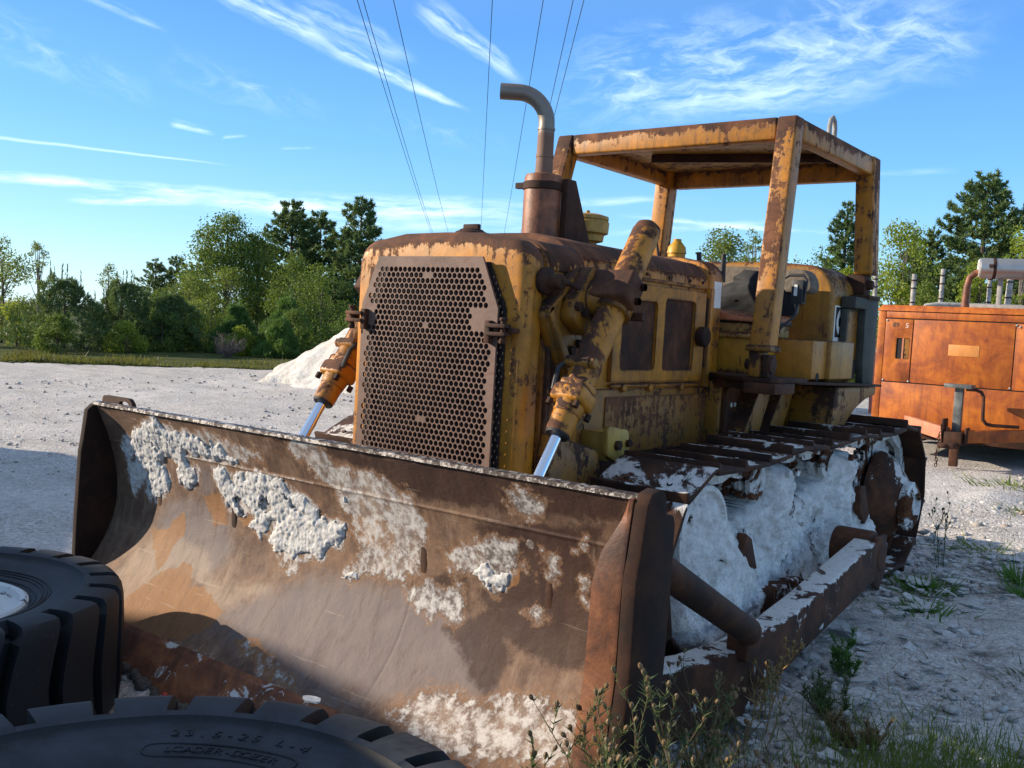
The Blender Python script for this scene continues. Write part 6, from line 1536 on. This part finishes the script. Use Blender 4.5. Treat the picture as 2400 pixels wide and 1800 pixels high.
# low heap of dark clods in front of the cutting edge
b = MB(); r_ = random.Random(3)
m, B = newmat('dark clods'); co = B.n('ShaderNodeTexCoord').outputs['Object']; f = B.noise(co, 40, 6, .75); finish(B, B.mix(f, (.03, .025, .02), (.16, .14, .12)), .95, f, .8, .01)
for i in range(60):
    t = r_.random(); c = Vector((-1.30 + t * 1.05, -.30 - .03 * r_.random() - .02 * math.sin(t * 9), .05 + .05 * math.exp(-((t - .35) / .3) ** 2))); s = r_.uniform(.010, .028)
    b.lathe([(s * .4, -s), (s, -s * .3), (s * .9, s * .5), (s * .3, s)], c, (r_.uniform(-1, 1), r_.uniform(-1, 1), 1), 7)
tag(b.build('dark_clods', m, None, smooth=False), 'dark earth clods heaped against the cutting edge', 'earth', kind='stuff')
b = MB(); b.hull8([(-.42, -.33, .05), (-.38, -.34, .05), (-.385, -.31, .055), (-.42, -.305, .05)], [(-.415, -.325, .078), (-.385, -.335, .072), (-.39, -.315, .08), (-.415, -.31, .075)]); tag(b.build('red_scrap', plain('red plastic', (.45, .02, .015), .4), None, .003), 'tiny red plastic scrap on the gravel before the blade', 'scrap')

# ================================================================ WEEDS AND GRASS
M['weed'] = leafmat('grey green weed leaves', (.055, .085, .035), (.13, .165, .07), .3)
M['dryweed'] = leafmat('dry weed stalks', (.10, .07, .04), (.26, .17, .08), .2)
M['straw'] = leafmat('sunburnt dry stalks', (.22, .14, .05), (.42, .28, .12), .3)
M['greenleaf'] = leafmat('fresh green leaves', (.05, .12, .025), (.12, .22, .05), .35)
M['blossom'] = plain('pink blossom', (.50, .16, .42), .7)
def weed(x, y, h, label, seed, spread=.28, stems=9, leafm='weed', stemm='dryweed', heads=True, name='knapweed', cat='weed', group=None, dens=1.0, flowers=0):
    r = random.Random(seed); z0 = gz(x, y); root = empty(name, (x, y, z0), label, cat, group); st = MB(); hd = MB(); fl = MB(); LP = []; LD = []
    def branch(p, d, L, w, depth):
        pts = [p]; q = p; n = 5
        for i in range(n):
            d = (d + Vector((r.uniform(-.16, .16), r.uniform(-.16, .16), r.uniform(-.02, .14)))).normalized(); q = q + d * L / n; pts.append(q)
            for _ in range(int(3 * dens) if depth else int(4 * dens)):
                if r.random() < .8:
                    a = Vector((r.uniform(-1, 1), r.uniform(-1, 1), r.uniform(-.1, .9))).normalized(); LP.append(q - d * r.random() * L / n); LD.append((a + d * .5).normalized())
        st.tube(pts, [w * (1 - .6 * i / n) for i in range(n + 1)], 4, False)
        if depth < 2:
            for k in range(r.choice((2, 3, 3)) if depth == 0 else r.choice((1, 2))):
                i = r.randint(2, n); a = Vector((r.uniform(-1, 1), r.uniform(-1, 1), r.uniform(.3, 1))).normalized(); branch(pts[i], (d * .6 + a * .8).normalized(), L * r.uniform(.3, .5), w * .6, depth + 1)
        elif heads or r.random() < .3:
            pass
        if heads and depth > 0:
            if flowers and r.random() < flowers: fl.lathe([(.003, 0), (.011, .008), (.013, .016), (.004, .02)], q, d, 7)
            else: st.lathe([(.002, -.004), (.0065, .003), (.0075, .010), (.004, .017)], q, d, 6)
    for s in range(stems):
        a = r.uniform(0, 6.28); t = r.uniform(.05, 1) * spread / h * 1.3; branch(Vector((x + r.uniform(-.05, .05), y + r.uniform(-.05, .05), z0)), Vector((math.cos(a) * t, math.sin(a) * t, 1)).normalized(), h * r.uniform(.5, .95), .0036, 0)
    st.build('stems', M[stemm], root, smooth=False)
    if heads and hd.v: hd.build('seed_heads', M[stemm], root)
    if fl.v: fl.build('blossoms', M['blossom'], root)
    rg = np.random.default_rng(seed); n = len(LP); V, F = tris_from(np.array([tuple(p) for p in LP]), np.array([tuple(p) for p in LD]), rg.uniform(.015, .05, n), .0062, rg)
    mesh_np('leaves', V, F, M[leafm], root)
G_ = 'weeds growing around the blade corner'
weed(1.80, -.34, .52, 'tall grey green weed in front of the right blade corner, nearest the camera', 1, .26, 10, group=G_, flowers=.03)
weed(1.52, -.48, .36, 'low dry weed at the foot of the blade beside the foreground tyre', 2, .25, 9, 'dryweed', group=G_)
weed(1.86, -.02, .58, 'green weed rising in front of the dark blade end slab', 3, .26, 10, group=G_, flowers=.02)
weed(1.72, .22, .50, 'leafy weed just behind the dark blade end slab', 4, .28, 9, group=G_)
weed(1.95, .34, .42, 'brown twiggy weed before the bend of the push arm', 5, .30, 9, 'dryweed', group=G_, dens=.5)
weed(1.66, .62, .46, 'weed with a single pink blossom in front of the push arm bend', 6, .25, 7, group=G_, dens=.6, flowers=.06)
weed(2.02, -.20, .34, 'small green weed on the gravel at the lower edge of the photo', 7, .26, 9, group=G_)
weed(1.66, -.22, .46, 'dense weed hiding the lower right blade corner', 13, .24, 10, group=G_)
weed(1.55, 1.30, .34, 'dry orange weed standing against the middle of the push arm', 8, .16, 5, 'straw', 'straw', group=G_, dens=.35)
weed(1.72, 1.62, .16, 'dark spreading weed on the ground beside the push arm', 9, .42, 14, 'weed', 'dryweed', False, group=G_, dens=1.3)
weed(1.92, 1.38, .14, 'second dark spreading weed, nearer the camera than the first', 10, .40, 14, 'dryweed', 'dryweed', False, group=G_, dens=1.2)
weed(1.62, 2.15, .17, 'pale green weed catching light beside the push arm', 11, .25, 10, 'greenleaf', 'weed', False, group=G_)
weed(1.36, 4.75, .50, 'thin tall weed stem in front of the rear of the track', 12, .08, 3, 'weed', 'weed', group=G_, dens=.4)
def tuft(x, y, n, L, w, label, seed, mat='greenleaf', name='leafy_weed', sp=.12, up=.55, group='low green plants on the gravel'):
    r = np.random.default_rng(seed); a = r.uniform(0, 6.28, n); q = np.abs(r.normal(size=n)) * sp
    P = np.stack([x + q * np.cos(a), y + q * np.sin(a), np.full(n, gz(x, y) + .005)], 1); D = np.stack([np.cos(a) * 1.0, np.sin(a), r.uniform(.15, 1.3, n) * up * 1.6], 1) + r.normal(size=(n, 3)) * .25; D[:, 2] = np.abs(D[:, 2]); D /= np.linalg.norm(D, axis=1)[:, None]
    V, F = tris_from(P, D, r.uniform(.5, 1.2, n) * L, w, r); tag(mesh_np(name, V, F, M[mat]), label, 'weed', group)
tuft(1.45, 4.10, 160, .13, .016, 'green leaf tuft beside the rear end of the push arm', 21, sp=.16)
tuft(1.62, 3.55, 130, .12, .014, 'green leaf tuft among the white flakes, nearer than the one by the track', 22, sp=.13)
tuft(1.90, 4.75, 70, .20, .022, 'broad leaved green plant by the right border of the photo', 23, up=1.0, sp=.06)
tuft(2.02, 4.45, 60, .12, .018, 'small green plant just in front of the broad leaved one', 24, sp=.08)
tuft(1.55, 5.6, 160, .10, .012, 'dull grass tuft behind the flakes in the dozer shade', 25, 'olive', sp=.25)
tuft(1.55, 7.6, 140, .12, .014, 'olive tuft in the sunlit gravel before the trailer', 26, 'olive', sp=.25)
tuft(1.05, 9.1, 160, .14, .016, 'yellow green tuft under the trailer tongue at the right border', 27, 'olive', sp=.3)
tuft(2.35, 2.75, 150, .11, .012, 'dark low tuft at the right border above the grass patch', 28, 'weed', sp=.16)
def grass_patch():
    r = np.random.default_rng(31); n = 3200; X = 2.42 + r.normal(size=n) * .34; Y = 1.22 + r.normal(size=n) * .28; P = np.stack([X, Y, .03 * np.clip(Y, 0, 14)], 1)
    D = r.normal(size=(n, 3)) * .38; D[:, 2] = 1; D /= np.linalg.norm(D, axis=1)[:, None]; V, F = tris_from(P, D, r.uniform(.05, .20, n), .0055, r)
    tag(mesh_np('grass', V, F, M['olive']), 'grass patch in the lower right corner', 'grass', kind='stuff')
    n = 2600; X = np.concatenate([1.9 + r.normal(size=n // 2) * .5, r.uniform(1.2, 3, n // 2)]); Y = np.concatenate([.4 + r.normal(size=n // 2) * .5, r.uniform(.5, 6, n // 2)]); P = np.stack([X, Y, .03 * np.clip(Y, 0, 14)], 1)
    D = r.normal(size=(n, 3)) * .7; D[:, 2] = np.abs(D[:, 2]) + .35; D /= np.linalg.norm(D, axis=1)[:, None]; V, F = tris_from(P, D, r.uniform(.02, .11, n), .004, r)
    tag(mesh_np('sparse_grass', V, F, M['dryweed']), 'sparse dry grass blades on the gravel', 'grass', kind='stuff')
grass_patch()
